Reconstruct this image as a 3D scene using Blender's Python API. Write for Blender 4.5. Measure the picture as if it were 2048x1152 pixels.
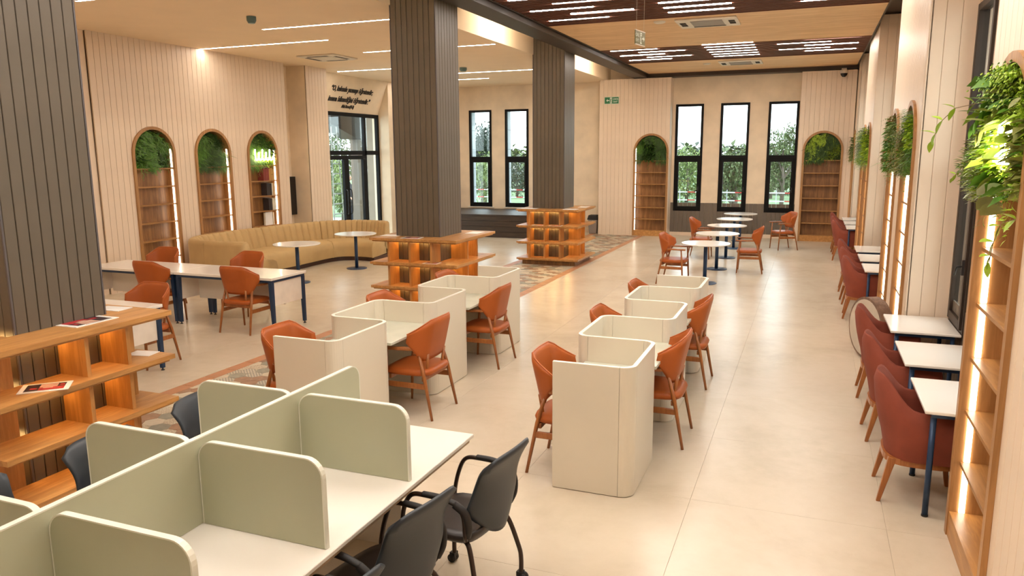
import bpy, bmesh, math, random
from mathutils import Vector, Matrix
random.seed(11)
for o in list(bpy.data.objects):
    bpy.data.objects.remove(o)
SC = bpy.context.scene
COL = SC.collection
PI = math.pi

# ---------------------------------------------------------------- camera
def set_camera():
    yaw, pitch, roll = 0.376012, 0.176984, -0.006706
    cy, sy, cp, sp = math.cos(yaw), math.sin(yaw), math.cos(pitch), math.sin(pitch)
    fw = Vector((-sy * cp, cy * cp, -sp)); r0 = Vector((cy, sy, 0)); u0 = r0.cross(fw)
    r = math.cos(roll) * r0 + math.sin(roll) * u0
    u = -math.sin(roll) * r0 + math.cos(roll) * u0
    cam = bpy.data.cameras.new('camera'); o = bpy.data.objects.new('camera', cam); COL.objects.link(o)
    m = Matrix((r, u, -fw)).transposed().to_4x4(); m.translation = Vector((0, 0, 2.4))
    o.matrix_world = m
    cam.sensor_width = 36; cam.lens = 36 * 1506.5 / 2048; cam.clip_end = 300; cam.clip_start = 0.05
    SC.camera = o
set_camera()

# ---------------------------------------------------------------- world, light, exposure
world = bpy.data.worlds.new('sky'); SC.world = world; world.use_nodes = True
bg = world.node_tree.nodes['Background']
bg.inputs[0].default_value = (0.86, 0.94, 1.0, 1); bg.inputs[1].default_value = 2.2
SC.view_settings.view_transform = 'Standard'; SC.view_settings.look = 'None'
SC.view_settings.gamma = 1; SC.view_settings.use_curve_mapping = False
SC.view_settings.exposure = 1.42
WARM = (1.0, 0.86, 0.70)
TUBE = 24.0        # radiance of the ceiling light lines
NICHE = 4.0       # radiance of the bookcase light strips
AMBER = 20.0        # radiance of the strips under the column shelves
COVE = 80.0

# ---------------------------------------------------------------- materials
MATS = {}
def new_mat(name):
    m = bpy.data.materials.new(name); m.use_nodes = True
    nt = m.node_tree; b = nt.nodes['Principled BSDF']
    return m, nt, b
def coords(nt, scale=(1, 1, 1), obj=True):
    t = nt.nodes.new('ShaderNodeTexCoord'); mp = nt.nodes.new('ShaderNodeMapping')
    mp.inputs['Scale'].default_value = scale
    nt.links.new(t.outputs['Object' if obj else 'Generated'], mp.inputs[0]); return mp.outputs[0]
def geo_coords(nt, scale=(1, 1, 1)):
    t = nt.nodes.new('ShaderNodeNewGeometry'); mp = nt.nodes.new('ShaderNodeMapping')
    mp.inputs['Scale'].default_value = scale
    nt.links.new(t.outputs['Position'], mp.inputs[0]); return mp.outputs[0]
def ramp(nt, src, stops):
    r = nt.nodes.new('ShaderNodeValToRGB'); e = r.color_ramp.elements
    while len(e) > 1: e.remove(e[-1])
    e[0].position = stops[0][0]; e[0].color = (*stops[0][1], 1)
    for p, c in stops[1:]:
        x = e.new(p); x.color = (*c, 1)
    nt.links.new(src, r.inputs[0]); return r.outputs[0]
def noise(nt, vec, scale, detail=4, rough=.5, dist=0):
    n = nt.nodes.new('ShaderNodeTexNoise'); n.inputs['Scale'].default_value = scale
    n.inputs['Detail'].default_value = detail; n.inputs['Roughness'].default_value = rough
    n.inputs['Distortion'].default_value = dist
    nt.links.new(vec, n.inputs['Vector']); return n.outputs['Fac']
def bump(nt, b, src, strength=.1, dist=.01):
    n = nt.nodes.new('ShaderNodeBump'); n.inputs['Strength'].default_value = strength
    n.inputs['Distance'].default_value = dist
    nt.links.new(src, n.inputs['Height']); nt.links.new(n.outputs[0], b.inputs['Normal'])
def shade(c, f): return tuple(min(1, x * f) for x in c)
def plain(name, c, rough=.5, var=.06, scale=6, metal=0, coat=0, bmp=0, bscale=200, geo=False, spec=.5, rnd=0):
    m, nt, b = new_mat(name)
    v = geo_coords(nt) if geo else coords(nt)
    col = ramp(nt, noise(nt, v, scale), [(.3, shade(c, 1 - var)), (.7, shade(c, 1 + var))])
    if rnd:
        oi = nt.nodes.new('ShaderNodeObjectInfo'); mx = nt.nodes.new('ShaderNodeMix'); mx.data_type = 'RGBA'; mx.blend_type = 'MULTIPLY'
        rr = ramp(nt, oi.outputs['Random'], [(0, (1 - rnd,) * 3), (1, (1,) * 3)])
        mx.inputs[0].default_value = 1
        nt.links.new(col, mx.inputs[6]); nt.links.new(rr, mx.inputs[7]); col = mx.outputs[2]
    nt.links.new(col, b.inputs['Base Color'])
    b.inputs['Roughness'].default_value = rough; b.inputs['Metallic'].default_value = metal
    b.inputs['Coat Weight'].default_value = coat; b.inputs['Specular IOR Level'].default_value = spec
    if bmp: bump(nt, b, noise(nt, v, bscale, 2), bmp, .002)
    MATS[name] = m; return m
def wood(name, c1, c2, axis=2, rough=.4, stretch=14, scale=1.6, rnd=.1, geo=True, contrast=.5):
    m, nt, b = new_mat(name)
    s = [stretch] * 3; s[axis] = 1.0
    v = (geo_coords if geo else coords)(nt, tuple(s))
    n1 = noise(nt, v, scale, 6, .6, .6); n2 = noise(nt, v, scale * 5, 3, .6)
    mx = nt.nodes.new('ShaderNodeMath'); mx.operation = 'MULTIPLY_ADD'; mx.inputs[1].default_value = .35
    nt.links.new(n2, mx.inputs[0]); nt.links.new(n1, mx.inputs[2])
    col = ramp(nt, mx.outputs[0], [(.5 - contrast * .4, c1), (.66, tuple((a + d) / 2 for a, d in zip(c1, c2))), (.78, c2)])
    if rnd:
        oi = nt.nodes.new('ShaderNodeObjectInfo'); m2 = nt.nodes.new('ShaderNodeMix'); m2.data_type = 'RGBA'; m2.blend_type = 'MULTIPLY'
        rr = ramp(nt, oi.outputs['Random'], [(0, (1 - rnd,) * 3), (1, (1,) * 3)]); m2.inputs[0].default_value = 1
        nt.links.new(col, m2.inputs[6]); nt.links.new(rr, m2.inputs[7]); col = m2.outputs[2]
    nt.links.new(col, b.inputs['Base Color']); b.inputs['Roughness'].default_value = rough
    bump(nt, b, mx.outputs[0], .08, .002)
    MATS[name] = m; return m
def emit(name, c, s):
    m = bpy.data.materials.new(name); m.use_nodes = True; nt = m.node_tree
    nt.nodes.clear(); e = nt.nodes.new('ShaderNodeEmission'); o = nt.nodes.new('ShaderNodeOutputMaterial')
    e.inputs[0].default_value = (*c, 1); e.inputs[1].default_value = s
    nt.links.new(e.outputs[0], o.inputs[0]); MATS[name] = m; return m

plain('cream_board', (.78, .625, .475), .38, .03, 3, rnd=.03)
plain('cream_paint', (.78, .625, .475), .5, .03, 3)
plain('groove_dark', (.42, .30, .20), .8)
plain('ceiling_white', (.90, .72, .51), .75, .02, 2)
plain('plaster', (.80, .65, .47), .7, .09, 2.2, geo=True)
plain('brown_board', (.122, .097, .068), .42, .05, 3, rnd=.06)
plain('outer_render_shaded', (.24, .195, .15), .8)  # shade on the fin outside the door is put into this colour
plain('corner_grey', (.10, .085, .085), .4)
plain('brown_core', (.03, .022, .016), .8)
plain('taupe_board', (.155, .122, .092), .5, .05, 3, rnd=.05)
plain('beam_brown', (.042, .028, .020), .5, .06, 2)
plain('slat_brown', (.15, .055, .034), .5, .1, 3)
plain('void_dark', (.012, .008, .006), .9)
wood('ceiling_veneer', (.68, .42, .20), (.86, .58, .31), axis=0, rough=.55, stretch=7, scale=1.2, contrast=.4)
wood('oak', (.36, .155, .040), (.58, .29, .09), axis=1, rough=.38, stretch=12, scale=1.5)
wood('oak_upright', (.36, .155, .040), (.56, .27, .08), axis=2, rough=.38, stretch=12, scale=1.5)
wood('niche_wood', (.13, .052, .015), (.30, .14, .045), axis=2, rough=.4, stretch=12, scale=1.3)
wood('frame_wood', (.30, .14, .045), (.46, .235, .085), axis=2, rough=.4, stretch=12, scale=1.5)
wood('niche_shelf', (.28, .125, .035), (.46, .23, .075), axis=1, rough=.4, stretch=10, scale=1.5)
wood('chair_wood', (.28, .085, .02), (.40, .14, .035), axis=2, rough=.3, stretch=8, scale=3, geo=False, rnd=.12)
wood('dark_plank', (.022, .011, .006), (.060, .033, .018), axis=0, rough=.45, stretch=14, scale=1.4, rnd=.3)
wood('disc_wood', (.13, .07, .045), (.25, .15, .10), axis=2, rough=.6, stretch=10, scale=2)
plain('leather', (.40, .094, .016), .42, .07, 5, spec=.3, bmp=.12, bscale=160, rnd=.06)
plain('leather_piping', (.50, .13, .035), .35)
plain('felt_terracotta', (.25, .052, .026), .85, .08, 8, bmp=.2, bscale=400, rnd=.05)
plain('sofa_fabric', (.50, .335, .145), .75, .05, 5, bmp=.12, bscale=300)
plain('sofa_plinth', (.07, .03, .018), .5)
plain('navy_metal', (.018, .045, .105), .32, .05, 4, metal=.3)
plain('black_rubber', (.012, .010, .010), .6)
plain('black_frame', (.004, .003, .003), .6, spec=.2)
plain('brown_frame', (.035, .022, .015), .45, spec=.3)  # warm light on the side window frames put into the colour; canopy shares it
plain('white_top', (.84, .79, .72), .22, .015, 3, coat=.15)
plain('white_metal', (.78, .70, .61), .45)
plain('carrel_cream', (.70, .635, .515), .28, .015, 3, coat=.1)
plain('carrel_edge', (.86, .82, .72), .35)
plain('carrel_desk', (.60, .61, .50), .22)
plain('sage', (.44, .445, .315), .45, .02, 3)
plain('sage_edge', (.74, .74, .64), .4)
plain('desk_white', (.76, .715, .645), .4, .01, 3)
plain('desk_under', (.42, .30, .19), .6)
plain('grey_plastic', (.022, .029, .038), .42, .04, 6, bmp=.06, bscale=300)
plain('seat_black', (.026, .019, .017), .38)
plain('tube_brown', (.045, .028, .022), .28, metal=.4)
plain('paper_white', (.85, .82, .78), .5)
plain('photo_dark', (.035, .015, .02), .35, .3, 30)
plain('photo_red', (.45, .02, .03), .35, .3, 30)
plain('photo_skin', (.62, .36, .26), .35, .2, 30)
plain('grey_plain', (.27, .22, .19), .45)
plain('ac_white', (.72, .66, .56), .5)
plain('teal_plastic', (.10, .17, .17), .4)
plain('sign_green', (.01, .16, .06), .4)
plain('sign_olive', (.17, .16, .06), .4)
plain('sign_white', (.75, .80, .68), .4)
plain('black_gloss', (.006, .005, .005), .12)
plain('lettering', (.02, .012, .010), .5)
plain('aluminium', (.62, .64, .66), .35, metal=.7)
plain('stone_grey', (.46, .48, .52), .7, .06, 4)
plain('stone_joint', (.15, .15, .16), .8)
plain('grass', (.15, .22, .11), .9, .35, 1.2, geo=True)
plain('paving', (.45, .43, .41), .8, .15, 2, geo=True)
plain('leaf_tree_dark', (.045, .06, .04), .6, .3, 2)
plain('leaf_tree_mid', (.10, .135, .05), .6, .3, 2)
plain('leaf_tree_lime', (.20, .25, .085), .6, .3, 2)
plain('bark', (.13, .10, .08), .85)
plain('tape_red', (.6, .05, .04), .5)
plain('tape_white', (.85, .85, .85), .5)
plain('leaf_deep', (.045, .10, .018), .5, .35, 9)
plain('leaf_green', (.10, .24, .025), .45, .3, 9)
plain('leaf_lime', (.34, .50, .035), .45, .25, 9)
plain('leaf_olive', (.21, .23, .045), .5, .3, 9)
plain('leaf_silver', (.48, .54, .36), .5, .2, 9)
plain('leaf_rust', (.26, .13, .03), .55, .3, 9)
plain('stem', (.22, .14, .06), .6)
plain('skin', (.55, .33, .24), .5)
plain('cloth_dark', (.018, .022, .035), .8)
plain('cloth_grey', (.12, .13, .15), .8)
plain('hair_grey', (.22, .20, .19), .8)
plain('book_cream', (.72, .66, .52), .6)
plain('book_gold', (.50, .27, .07), .5)
plain('book_dark', (.025, .018, .018), .5)
plain('book_red', (.22, .03, .02), .5)
plain('disc_face', (.55, .47, .38), .6)
emit('tube_light', (1.0, .905, .80), TUBE)
emit('strip_light', (1.0, .86, .68), NICHE)
emit('amber_light', (1.0, .62, .22), AMBER)
emit('neon_light', (1.0, .88, .55), 18)
emit('cove_light', (1.0, .87, .68), COVE)

def floor_material():
    m, nt, b = new_mat('floor_tile_stone'); v = geo_coords(nt)
    n1 = noise(nt, v, .9, 8, .62, .5); n2 = noise(nt, v, 7, 5, .6)
    mx = nt.nodes.new('ShaderNodeMath'); mx.operation = 'MULTIPLY_ADD'; mx.inputs[1].default_value = .3
    nt.links.new(n2, mx.inputs[0]); nt.links.new(n1, mx.inputs[2])
    c = ramp(nt, mx.outputs[0], [(.45, (.54, .46, .345)), (.62, (.60, .515, .395)), (.8, (.64, .555, .435))])
    nt.links.new(c, b.inputs['Base Color']); b.inputs['Roughness'].default_value = .27
    MATS['floor_tile'] = m
floor_material()
plain('grout', (.60, .51, .39), .6)
plain('terracotta_tile', (.50, .235, .115), .45, .12, 5, rnd=.12)
plain('hex_brown', (.33, .19, .11), .5, .2, 14, rnd=.2, geo=True)
plain('hex_grey', (.30, .28, .21), .5, .15, 20, rnd=.2, geo=True)
plain('hex_beige', (.58, .50, .37), .5, .06, 20, rnd=.08, geo=True)
def hex_pattern(name, ca, cb, kind):
    m, nt, b = new_mat(name); v = geo_coords(nt, (1, 1, 1))
    w = nt.nodes.new('ShaderNodeTexWave') if kind == 'w' else nt.nodes.new('ShaderNodeTexChecker')
    nt.links.new(v, w.inputs['Vector'])
    if kind == 'w':
        w.inputs['Scale'].default_value = 16; w.inputs['Distortion'].default_value = 6; w.inputs['Detail'].default_value = 1; w.inputs['Detail Scale'].default_value = 4
        c = ramp(nt, w.outputs['Fac'], [(.42, ca), (.58, cb)])
    else:
        w.inputs['Scale'].default_value = 48; w.inputs[1].default_value = (*ca, 1); w.inputs[2].default_value = (*cb, 1); c = w.outputs[0]
    nt.links.new(c, b.inputs['Base Color']); b.inputs['Roughness'].default_value = .5; MATS[name] = m
hex_pattern('hex_swirl', (.60, .52, .38), (.36, .28, .19), 'w')
hex_pattern('hex_check', (.56, .50, .38), (.24, .22, .18), 'c')
def perforated():
    m, nt, b = new_mat('perforated_white'); v = coords(nt, (46, 46, 46))
    vo = nt.nodes.new('ShaderNodeTexVoronoi'); vo.inputs['Randomness'].default_value = 0; vo.inputs['Scale'].default_value = 1
    nt.links.new(v, vo.inputs['Vector'])
    c = ramp(nt, vo.outputs['Distance'], [(.26, (.40, .33, .27)), (.32, (.78, .70, .61))])
    nt.links.new(c, b.inputs['Base Color']); b.inputs['Roughness'].default_value = .45; MATS['perforated_white'] = m
perforated()
def glass():
    m = bpy.data.materials.new('window_glass'); m.use_nodes = True; nt = m.node_tree; nt.nodes.clear()
    t = nt.nodes.new('ShaderNodeBsdfTransparent'); g = nt.nodes.new('ShaderNodeBsdfGlossy'); f = nt.nodes.new('ShaderNodeFresnel')
    x = nt.nodes.new('ShaderNodeMixShader'); o = nt.nodes.new('ShaderNodeOutputMaterial')
    bf = nt.nodes.new('ShaderNodeNewGeometry'); mr = nt.nodes.new('ShaderNodeMapRange'); mr.inputs[3].default_value = 1.5; mr.inputs[4].default_value = 1 / 1.5
    nt.links.new(bf.outputs['Backfacing'], mr.inputs[0]); nt.links.new(mr.outputs[0], f.inputs[0])
    t.inputs[0].default_value = (.90, .95, .94, 1); g.inputs['Roughness'].default_value = .02
    nt.links.new(f.outputs[0], x.inputs[0]); nt.links.new(t.outputs[0], x.inputs[1]); nt.links.new(g.outputs[0], x.inputs[2]); nt.links.new(x.outputs[0], o.inputs[0])
    MATS['glass'] = m
glass()

# ---------------------------------------------------------------- mesh helpers
class MB:
    """collects polygons, several materials allowed"""
    def __init__(self): self.v = []; self.f = []; self.m = []; self.sm = []
    def add(self, vs, fs, m=0, smooth=False):
        n = len(self.v); self.v += [tuple(p) for p in vs]
        for f in fs: self.f.append(tuple(i + n for i in f)); self.m.append(m); self.sm.append(smooth)
        return self
    def box(self, x0, y0, z0, x1, y1, z1, m=0):
        vs = [(x0, y0, z0), (x1, y0, z0), (x1, y1, z0), (x0, y1, z0), (x0, y0, z1), (x1, y0, z1), (x1, y1, z1), (x0, y1, z1)]
        return self.add(vs, [(0, 3, 2, 1), (4, 5, 6, 7), (0, 1, 5, 4), (1, 2, 6, 5), (2, 3, 7, 6), (3, 0, 4, 7)], m)
    def prism(self, poly, a, b, axis='z', m=0):
        """poly = list of 2-D points (counter-clockwise seen from +axis), from a to b along the axis"""
        def P(p, t):
            return (p[0], p[1], t) if axis == 'z' else ((p[0], t, p[1]) if axis == 'y' else (t, p[0], p[1]))
        n = len(poly); vs = [P(p, a) for p in poly] + [P(p, b) for p in poly]
        fs = [tuple(range(n - 1, -1, -1)), tuple(range(n, 2 * n))] + [(i, (i + 1) % n, n + (i + 1) % n, n + i) for i in range(n)]
        return self.add(vs, fs, m)
    def tube(self, pts, r, n=10, m=0, cap=True, ry=None, up=None):
        """round (or elliptic) tube along a list of points; r number or list"""
        pts = [Vector(p) for p in pts]; k = len(pts); rr = r if isinstance(r, (list, tuple)) else [r] * k
        ring = []; prev = None
        for i, p in enumerate(pts):
            d = (pts[min(i + 1, k - 1)] - pts[max(i - 1, 0)]).normalized()
            if prev is None:
                a = Vector(up) if up else (Vector((0, 0, 1)) if abs(d.z) < .9 else Vector((1, 0, 0)))
            else: a = prev
            s = d.cross(a).normalized(); a = s.cross(d).normalized(); prev = a
            ra, rb = rr[i], (ry[i] if isinstance(ry, (list, tuple)) else (ry if ry else rr[i]))
            ring.append([p + s * math.cos(2 * PI * j / n) * ra + a * math.sin(2 * PI * j / n) * rb for j in range(n)])
        vs = [q for g in ring for q in g]
        fs = [(i * n + j, i * n + (j + 1) % n, (i + 1) * n + (j + 1) % n, (i + 1) * n + j) for i in range(k - 1) for j in range(n)]
        if cap: fs += [tuple(range(n - 1, -1, -1)), tuple((k - 1) * n + j for j in range(n))]
        return self.add(vs, fs, m, n > 5)
    def lathe(self, prof, n=32, c=(0, 0), m=0):
        vs = []; fs = []; k = len(prof)
        for r, z in prof:
            for j in range(n):
                vs.append((c[0] + r * math.cos(2 * PI * j / n), c[1] + r * math.sin(2 * PI * j / n), z))
        for i in range(k - 1):
            for j in range(n): fs.append((i * n + j, i * n + (j + 1) % n, (i + 1) * n + (j + 1) % n, (i + 1) * n + j))
        self.add(vs, fs, m, True)
        self.add([vs[j] for j in range(n)], [tuple(range(n - 1, -1, -1))], m)
        self.add([vs[(k - 1) * n + j] for j in range(n)], [tuple(range(n))], m); return self
    def taper(self, p0, p1, s0, s1, m=0, roundc=False):
        """square-section bar from p0 to p1, half sizes s0=(a,b), s1=(a,b) in x,y"""
        vs = []
        for p, s in ((p0, s0), (p1, s1)):
            for dx, dy in ((-1, -1), (1, -1), (1, 1), (-1, 1)): vs.append((p[0] + dx * s[0], p[1] + dy * s[1], p[2]))
        return self.add(vs, [(0, 3, 2, 1), (4, 5, 6, 7), (0, 1, 5, 4), (1, 2, 6, 5), (2, 3, 7, 6), (3, 0, 4, 7)], m)
    def grid(self, fn, nu, nv, m=0, smooth=True, closed_u=False):
        vs = [fn(i / nu, j / nv) for j in range(nv + 1) for i in range(nu + 1)]; w = nu + 1
        return self.add(vs, [(j * w + i, j * w + i + 1, (j + 1) * w + i + 1, (j + 1) * w + i) for j in range(nv) for i in range(nu)], m, smooth)
    def mesh(self, name, mats):
        me = bpy.data.meshes.new(name); me.from_pydata(self.v, [], self.f)
        for mt in (mats if isinstance(mats, (list, tuple)) else [mats]): me.materials.append(MATS[mt])
        me.polygons.foreach_set('material_index', self.m); me.polygons.foreach_set('use_smooth', self.sm); me.update(); return me
    def build(self, name, mats, parent=None, loc=(0, 0, 0), rz=0, bevel=0, seg=2, sub=0, solid=0, weld=False):
        me = self.mesh(name, mats)
        if weld:
            bm = bmesh.new(); bm.from_mesh(me); bmesh.ops.remove_doubles(bm, verts=bm.verts, dist=1e-5); bmesh.ops.recalc_face_normals(bm, faces=bm.faces); bm.to_mesh(me); bm.free()
        o = bpy.data.objects.new(name, me); COL.objects.link(o); o.location = loc; o.rotation_euler.z = rz
        if parent: o.parent = parent
        if solid:
            s = o.modifiers.new('s', 'SOLIDIFY'); s.thickness = solid; s.offset = 0
        if bevel:
            b = o.modifiers.new('b', 'BEVEL'); b.width = bevel; b.segments = seg; b.limit_method = 'ANGLE'; b.angle_limit = .6
        if sub:
            s = o.modifiers.new('u', 'SUBSURF'); s.levels = sub; s.render_levels = sub
        return o
def link(name, me, parent=None, loc=(0, 0, 0), rz=0):
    o = bpy.data.objects.new(name, me); COL.objects.link(o); o.location = loc; o.rotation_euler.z = rz
    if parent: o.parent = parent
    return o
def thing(name, label, cat, loc=(0, 0, 0), rz=0, group=None):
    o = bpy.data.objects.new(name, None); COL.objects.link(o); o.location = loc; o.rotation_euler.z = rz
    o.empty_display_size = .1
    return tag(o, label, cat, group)
def tag(o, label, cat, group=None):
    o['label'] = label; o['category'] = cat
    if group: o['group'] = group
    return o
def struct(o): o['kind'] = 'structure'; return o
def stuff(o): o['kind'] = 'stuff'; return o
def dup(root, loc, rz, label=None, group=None):
    r = root.copy(); COL.objects.link(r); r.location = loc; r.rotation_euler.z = rz
    if label: r['label'] = label
    if group: r['group'] = group
    for ch in list(root.children):
        c = ch.copy(); COL.objects.link(c); c.parent = r
        for g in ch.children:
            d = g.copy(); COL.objects.link(d); d.parent = c
    return r
def empty(name, parent=None, loc=(0, 0, 0), rz=0):
    o = bpy.data.objects.new(name, None); COL.objects.link(o); o.location = loc; o.rotation_euler.z = rz
    if parent: o.parent = parent
    return o
# ================================================================ room shell
LEFT_X, DOOR_X, RIGHT_X, BACK_Y, FRONT_Y = -11.75, -12.0, 1.38, 22.3, -5.0
ZL, ZR, TOP = 4.46, 4.58, 5.0
BX0, BX1 = -6.10, -4.47              # the strip of patterned tiles

# ---- floor: slab + every tile a piece
floor = struct(MB().box(-12.2, FRONT_Y, -.12, 1.6, BACK_Y, -.004).build('floor', 'grout'))
TILE = {}
def tile(name, x0, y0, x1, y1, mat, parent, top=0.0, gap=.0008):
    k = (round(x1 - x0, 3), round(y1 - y0, 3), mat)
    if k not in TILE:
        w, d = x1 - x0 - 2 * gap, y1 - y0 - 2 * gap; c = .0008
        b = MB(); a = [(0, 0), (w, 0), (w, d), (0, d)]; t = [(c, c), (w - c, c), (w - c, d - c), (c, d - c)]
        b.add([(*p, -.011) for p in a] + [(*p, -c) for p in a] + [(*p, 0) for p in t],
              [(0, 1, 5, 4), (1, 2, 6, 5), (2, 3, 7, 6), (3, 0, 4, 7), (4, 5, 9, 8), (5, 6, 10, 9), (6, 7, 11, 10), (7, 4, 8, 11), (8, 9, 10, 11)])
        TILE[k] = b.mesh(name, mat)
    return link(name, TILE[k], parent, (x0 + gap, y0 + gap, top))
xs = [.58 + 1.24 * k for k in range(-10, 2)]; ys = [5.06 + 1.245 * k for k in range(-5, 15)]
for j in range(len(ys) - 1):
    for i in range(len(xs) - 1):
        for a, b in ((LEFT_X - .25, BX0), (BX1, RIGHT_X)):
            x0, x1 = max(xs[i], a), min(xs[i + 1], b); y1 = min(ys[j + 1], BACK_Y)
            if x1 - x0 > .03 and y1 - ys[j] > .03: tile('floor_tile', x0, ys[j], x1, y1, 'floor_tile', floor)
# ---- patterned strip: terracotta border + hexagons
BW = .16
for j in range(0, 66):
    y0 = 1.4 + j * .32; y1 = min(y0 + .32, BACK_Y)
    if y1 - y0 < .05: continue
    for x0 in (BX0, BX1 - BW): tile('border_tile', x0, y0, x0 + BW, y1, 'terracotta_tile', floor, gap=.003)
def clip(poly, f):
    out = []
    for i in range(len(poly)):
        p, q = poly[i], poly[(i + 1) % len(poly)]; a, b = f(p), f(q)
        if a >= 0: out.append(p)
        if a * b < 0: t = a / (a - b); out.append((p[0] + (q[0] - p[0]) * t, p[1] + (q[1] - p[1]) * t))
    return out
HR = .104; hx0, hx1 = BX0 + BW, BX1 - BW
hexes = []; pitch = HR * math.sqrt(3)
nrow = int((BACK_Y - 1.4) / pitch) + 1; ncol = int((hx1 - hx0) / (1.5 * HR)) + 2
rh = random.Random(5)
for r in range(nrow):
    for c in range(ncol):
        cx = hx0 + c * 1.5 * HR; cyy = 1.4 + r * pitch + (pitch / 2 if c % 2 else 0)
        poly = [(cx + (HR - .003) * math.cos(PI / 3 * k), cyy + (HR - .003) * math.sin(PI / 3 * k)) for k in range(6)]
        poly = clip(poly, lambda p: p[0] - hx0); 
        if len(poly) > 2: poly = clip(poly, lambda p: hx1 - p[0])
        if len(poly) > 2: poly = clip(poly, lambda p: p[1] - 1.4)
        if len(poly) > 2: poly = clip(poly, lambda p: BACK_Y - p[1])
        if len(poly) > 2: hexes.append((cyy, poly, rh.choice(['hex_brown', 'hex_grey', 'hex_beige', 'hex_beige', 'hex_swirl', 'hex_brown', 'hex_check', 'hex_grey', 'hex_beige'])))
# those the camera can see best: beyond y 4.5; the nearest 300 as single pieces
vis = sorted([h for h in hexes if h[0] > 4.6], key=lambda h: h[0]); rest = [h for h in hexes if h[0] <= 4.6] + vis[300:]
hexstrip = empty('patterned_strip', floor)
for cyy, poly, mt in vis[:300]:
    c = (sum(p[0] for p in poly) / len(poly), sum(p[1] for p in poly) / len(poly))
    MB().prism([(p[0] - c[0], p[1] - c[1]) for p in poly], -.011, 0).build('hexagon_tile', mt, hexstrip, (c[0], c[1], 0))
hm = ['hex_brown', 'hex_grey', 'hex_beige', 'hex_swirl', 'hex_check']; hb = MB()
for cyy, poly, mt in rest: hb.prism(poly, -.011, 0, m=hm.index(mt))
stuff(hb.build('hexagon_tiles', hm, hexstrip))

# ---- boards: vertical tongue-and-groove cladding, every board a piece
BOARD = {}
def boards(parent, org, ang, length, z0, z1, pitch, mat, low=None, back=True, gap=.005, name='board', off=0.0, core='groove_dark', together=False):
    """boards from org along direction ang; faces the right-hand side of that direction. low(u) = bottom height at u (for arched openings)"""
    n = max(1, round(length / pitch)); p = length / n; ux, uy = math.cos(ang), math.sin(ang); bk = MB(); joined = MB()
    for i in range(n):
        u0, u1 = i * p + gap / 2, (i + 1) * p - gap / 2
        lows = [z0, z0]
        pts = [(0, z0), (u1 - u0, z0)]
        if low:
            ts = [u0 + (u1 - u0) * k / 4 for k in range(5)]; ls = [max(z0, low(t)) for t in ts]
            if max(ls) > z0 + .001: pts = [(t - u0, l) for t, l in zip(ts, ls)]
        flat = len(pts) == 2
        key = (round(u1 - u0, 4), z0, z1, mat) if flat else None
        def make(bm):
            w = u1 - u0; c = .003; t = .014
            front = pts + [(w, z1), (0, z1)]
            cx, cz = w / 2, (z0 + z1) / 2
            k = len(front)
            vs = [(x, 0, z) for x, z in front] + [(x, -t + c, z) for x, z in front] + [(min(max(x, c), w - c), -t, z) for x, z in front]
            fs = [(q, (q + 1) % k, k + (q + 1) % k, k + q) for q in range(k)] + [(k + q, k + (q + 1) % k, 2 * k + (q + 1) % k, 2 * k + q) for q in range(k)] + [tuple(range(2 * k, 3 * k))]
            return bm.add(vs, fs)
        if together:
            t = MB(); make(t); joined.add([(x + u0, y, z) for x, y, z in t.v], t.f)
        else:
            if key and key in BOARD: me = BOARD[key]
            else:
                me = make(MB()).mesh(name, mat)
                if key: BOARD[key] = me
            link(name, me, parent, (org[0] + ux * u0, org[1] + uy * u0, 0), ang)
        if back:
            a0, a1 = i * p, (i + 1) * p
            if flat: bk.box(a0, 0, z0, a1, .012, z1)
            else:
                q = [(a0, max(z0, low(a0 + 1e-4)))] + [(u0 + x, z) for x, z in pts] + [(a1, max(z0, low(a1 - 1e-4)))]
                bk.prism([(x, z) for x, z in q] + [(a1, z1), (a0, z1)], 0, .012, 'y')
    if together: stuff(joined.build(name + 's', mat, parent, (org[0], org[1], 0), ang))
    if back: bk.build('panel_backing', core, parent, (org[0], org[1], 0), ang)
def arch_low(centers, w=1.0, H=2.93):
    R = w / 2 - .012
    def f(u):
        for c in centers:
            d = abs(u - c)
            if d < R: return H - w / 2 + math.sqrt(max(0, R * R - d * d))
        return 0
    return f
HP = PI / 2
# ---- left wall
wl = MB()
wl.box(-12.2, FRONT_Y, 0, -11.42, 9.55, ZL + .1)                 # plain part before the panels
wl.box(-12.2, 9.55, 0, LEFT_X, 15.25, ZL + .1)                  # behind the panels and the recess
wl.box(LEFT_X, 14.60, 0, -11.364, 14.65, ZL)                    # return of the panelled bay
wl.box(-12.2, 15.25, 0, -11.214, 16.08, ZL + .1)                # pilaster beside the door
wl.box(-12.2, 19.72, 0, -11.64, BACK_Y, ZL + .1)                # beyond the door
wl.prism([(-12.2, 3.53), (-12.0, 3.53), (-11.62, ZL), (-11.62, ZL + .1), (-12.2, ZL + .1)], 16.15, 19.72, 'y')   # sloping lintel
wall_left = struct(wl.build('wall_left', 'plaster'))
boards(wall_left, (-11.364, 9.55), HP, 5.10, 0, ZL, .12, 'cream_board', arch_low([1.20, 2.70, 4.20]))
boards(wall_left, (-11.214, 15.25), HP, .83, 0, ZL, .12, 'cream_board')
MB().box(-11.42, FRONT_Y, 0, -11.39, 9.54, ZL).build('plain_panel', 'cream_paint', wall_left)

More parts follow.
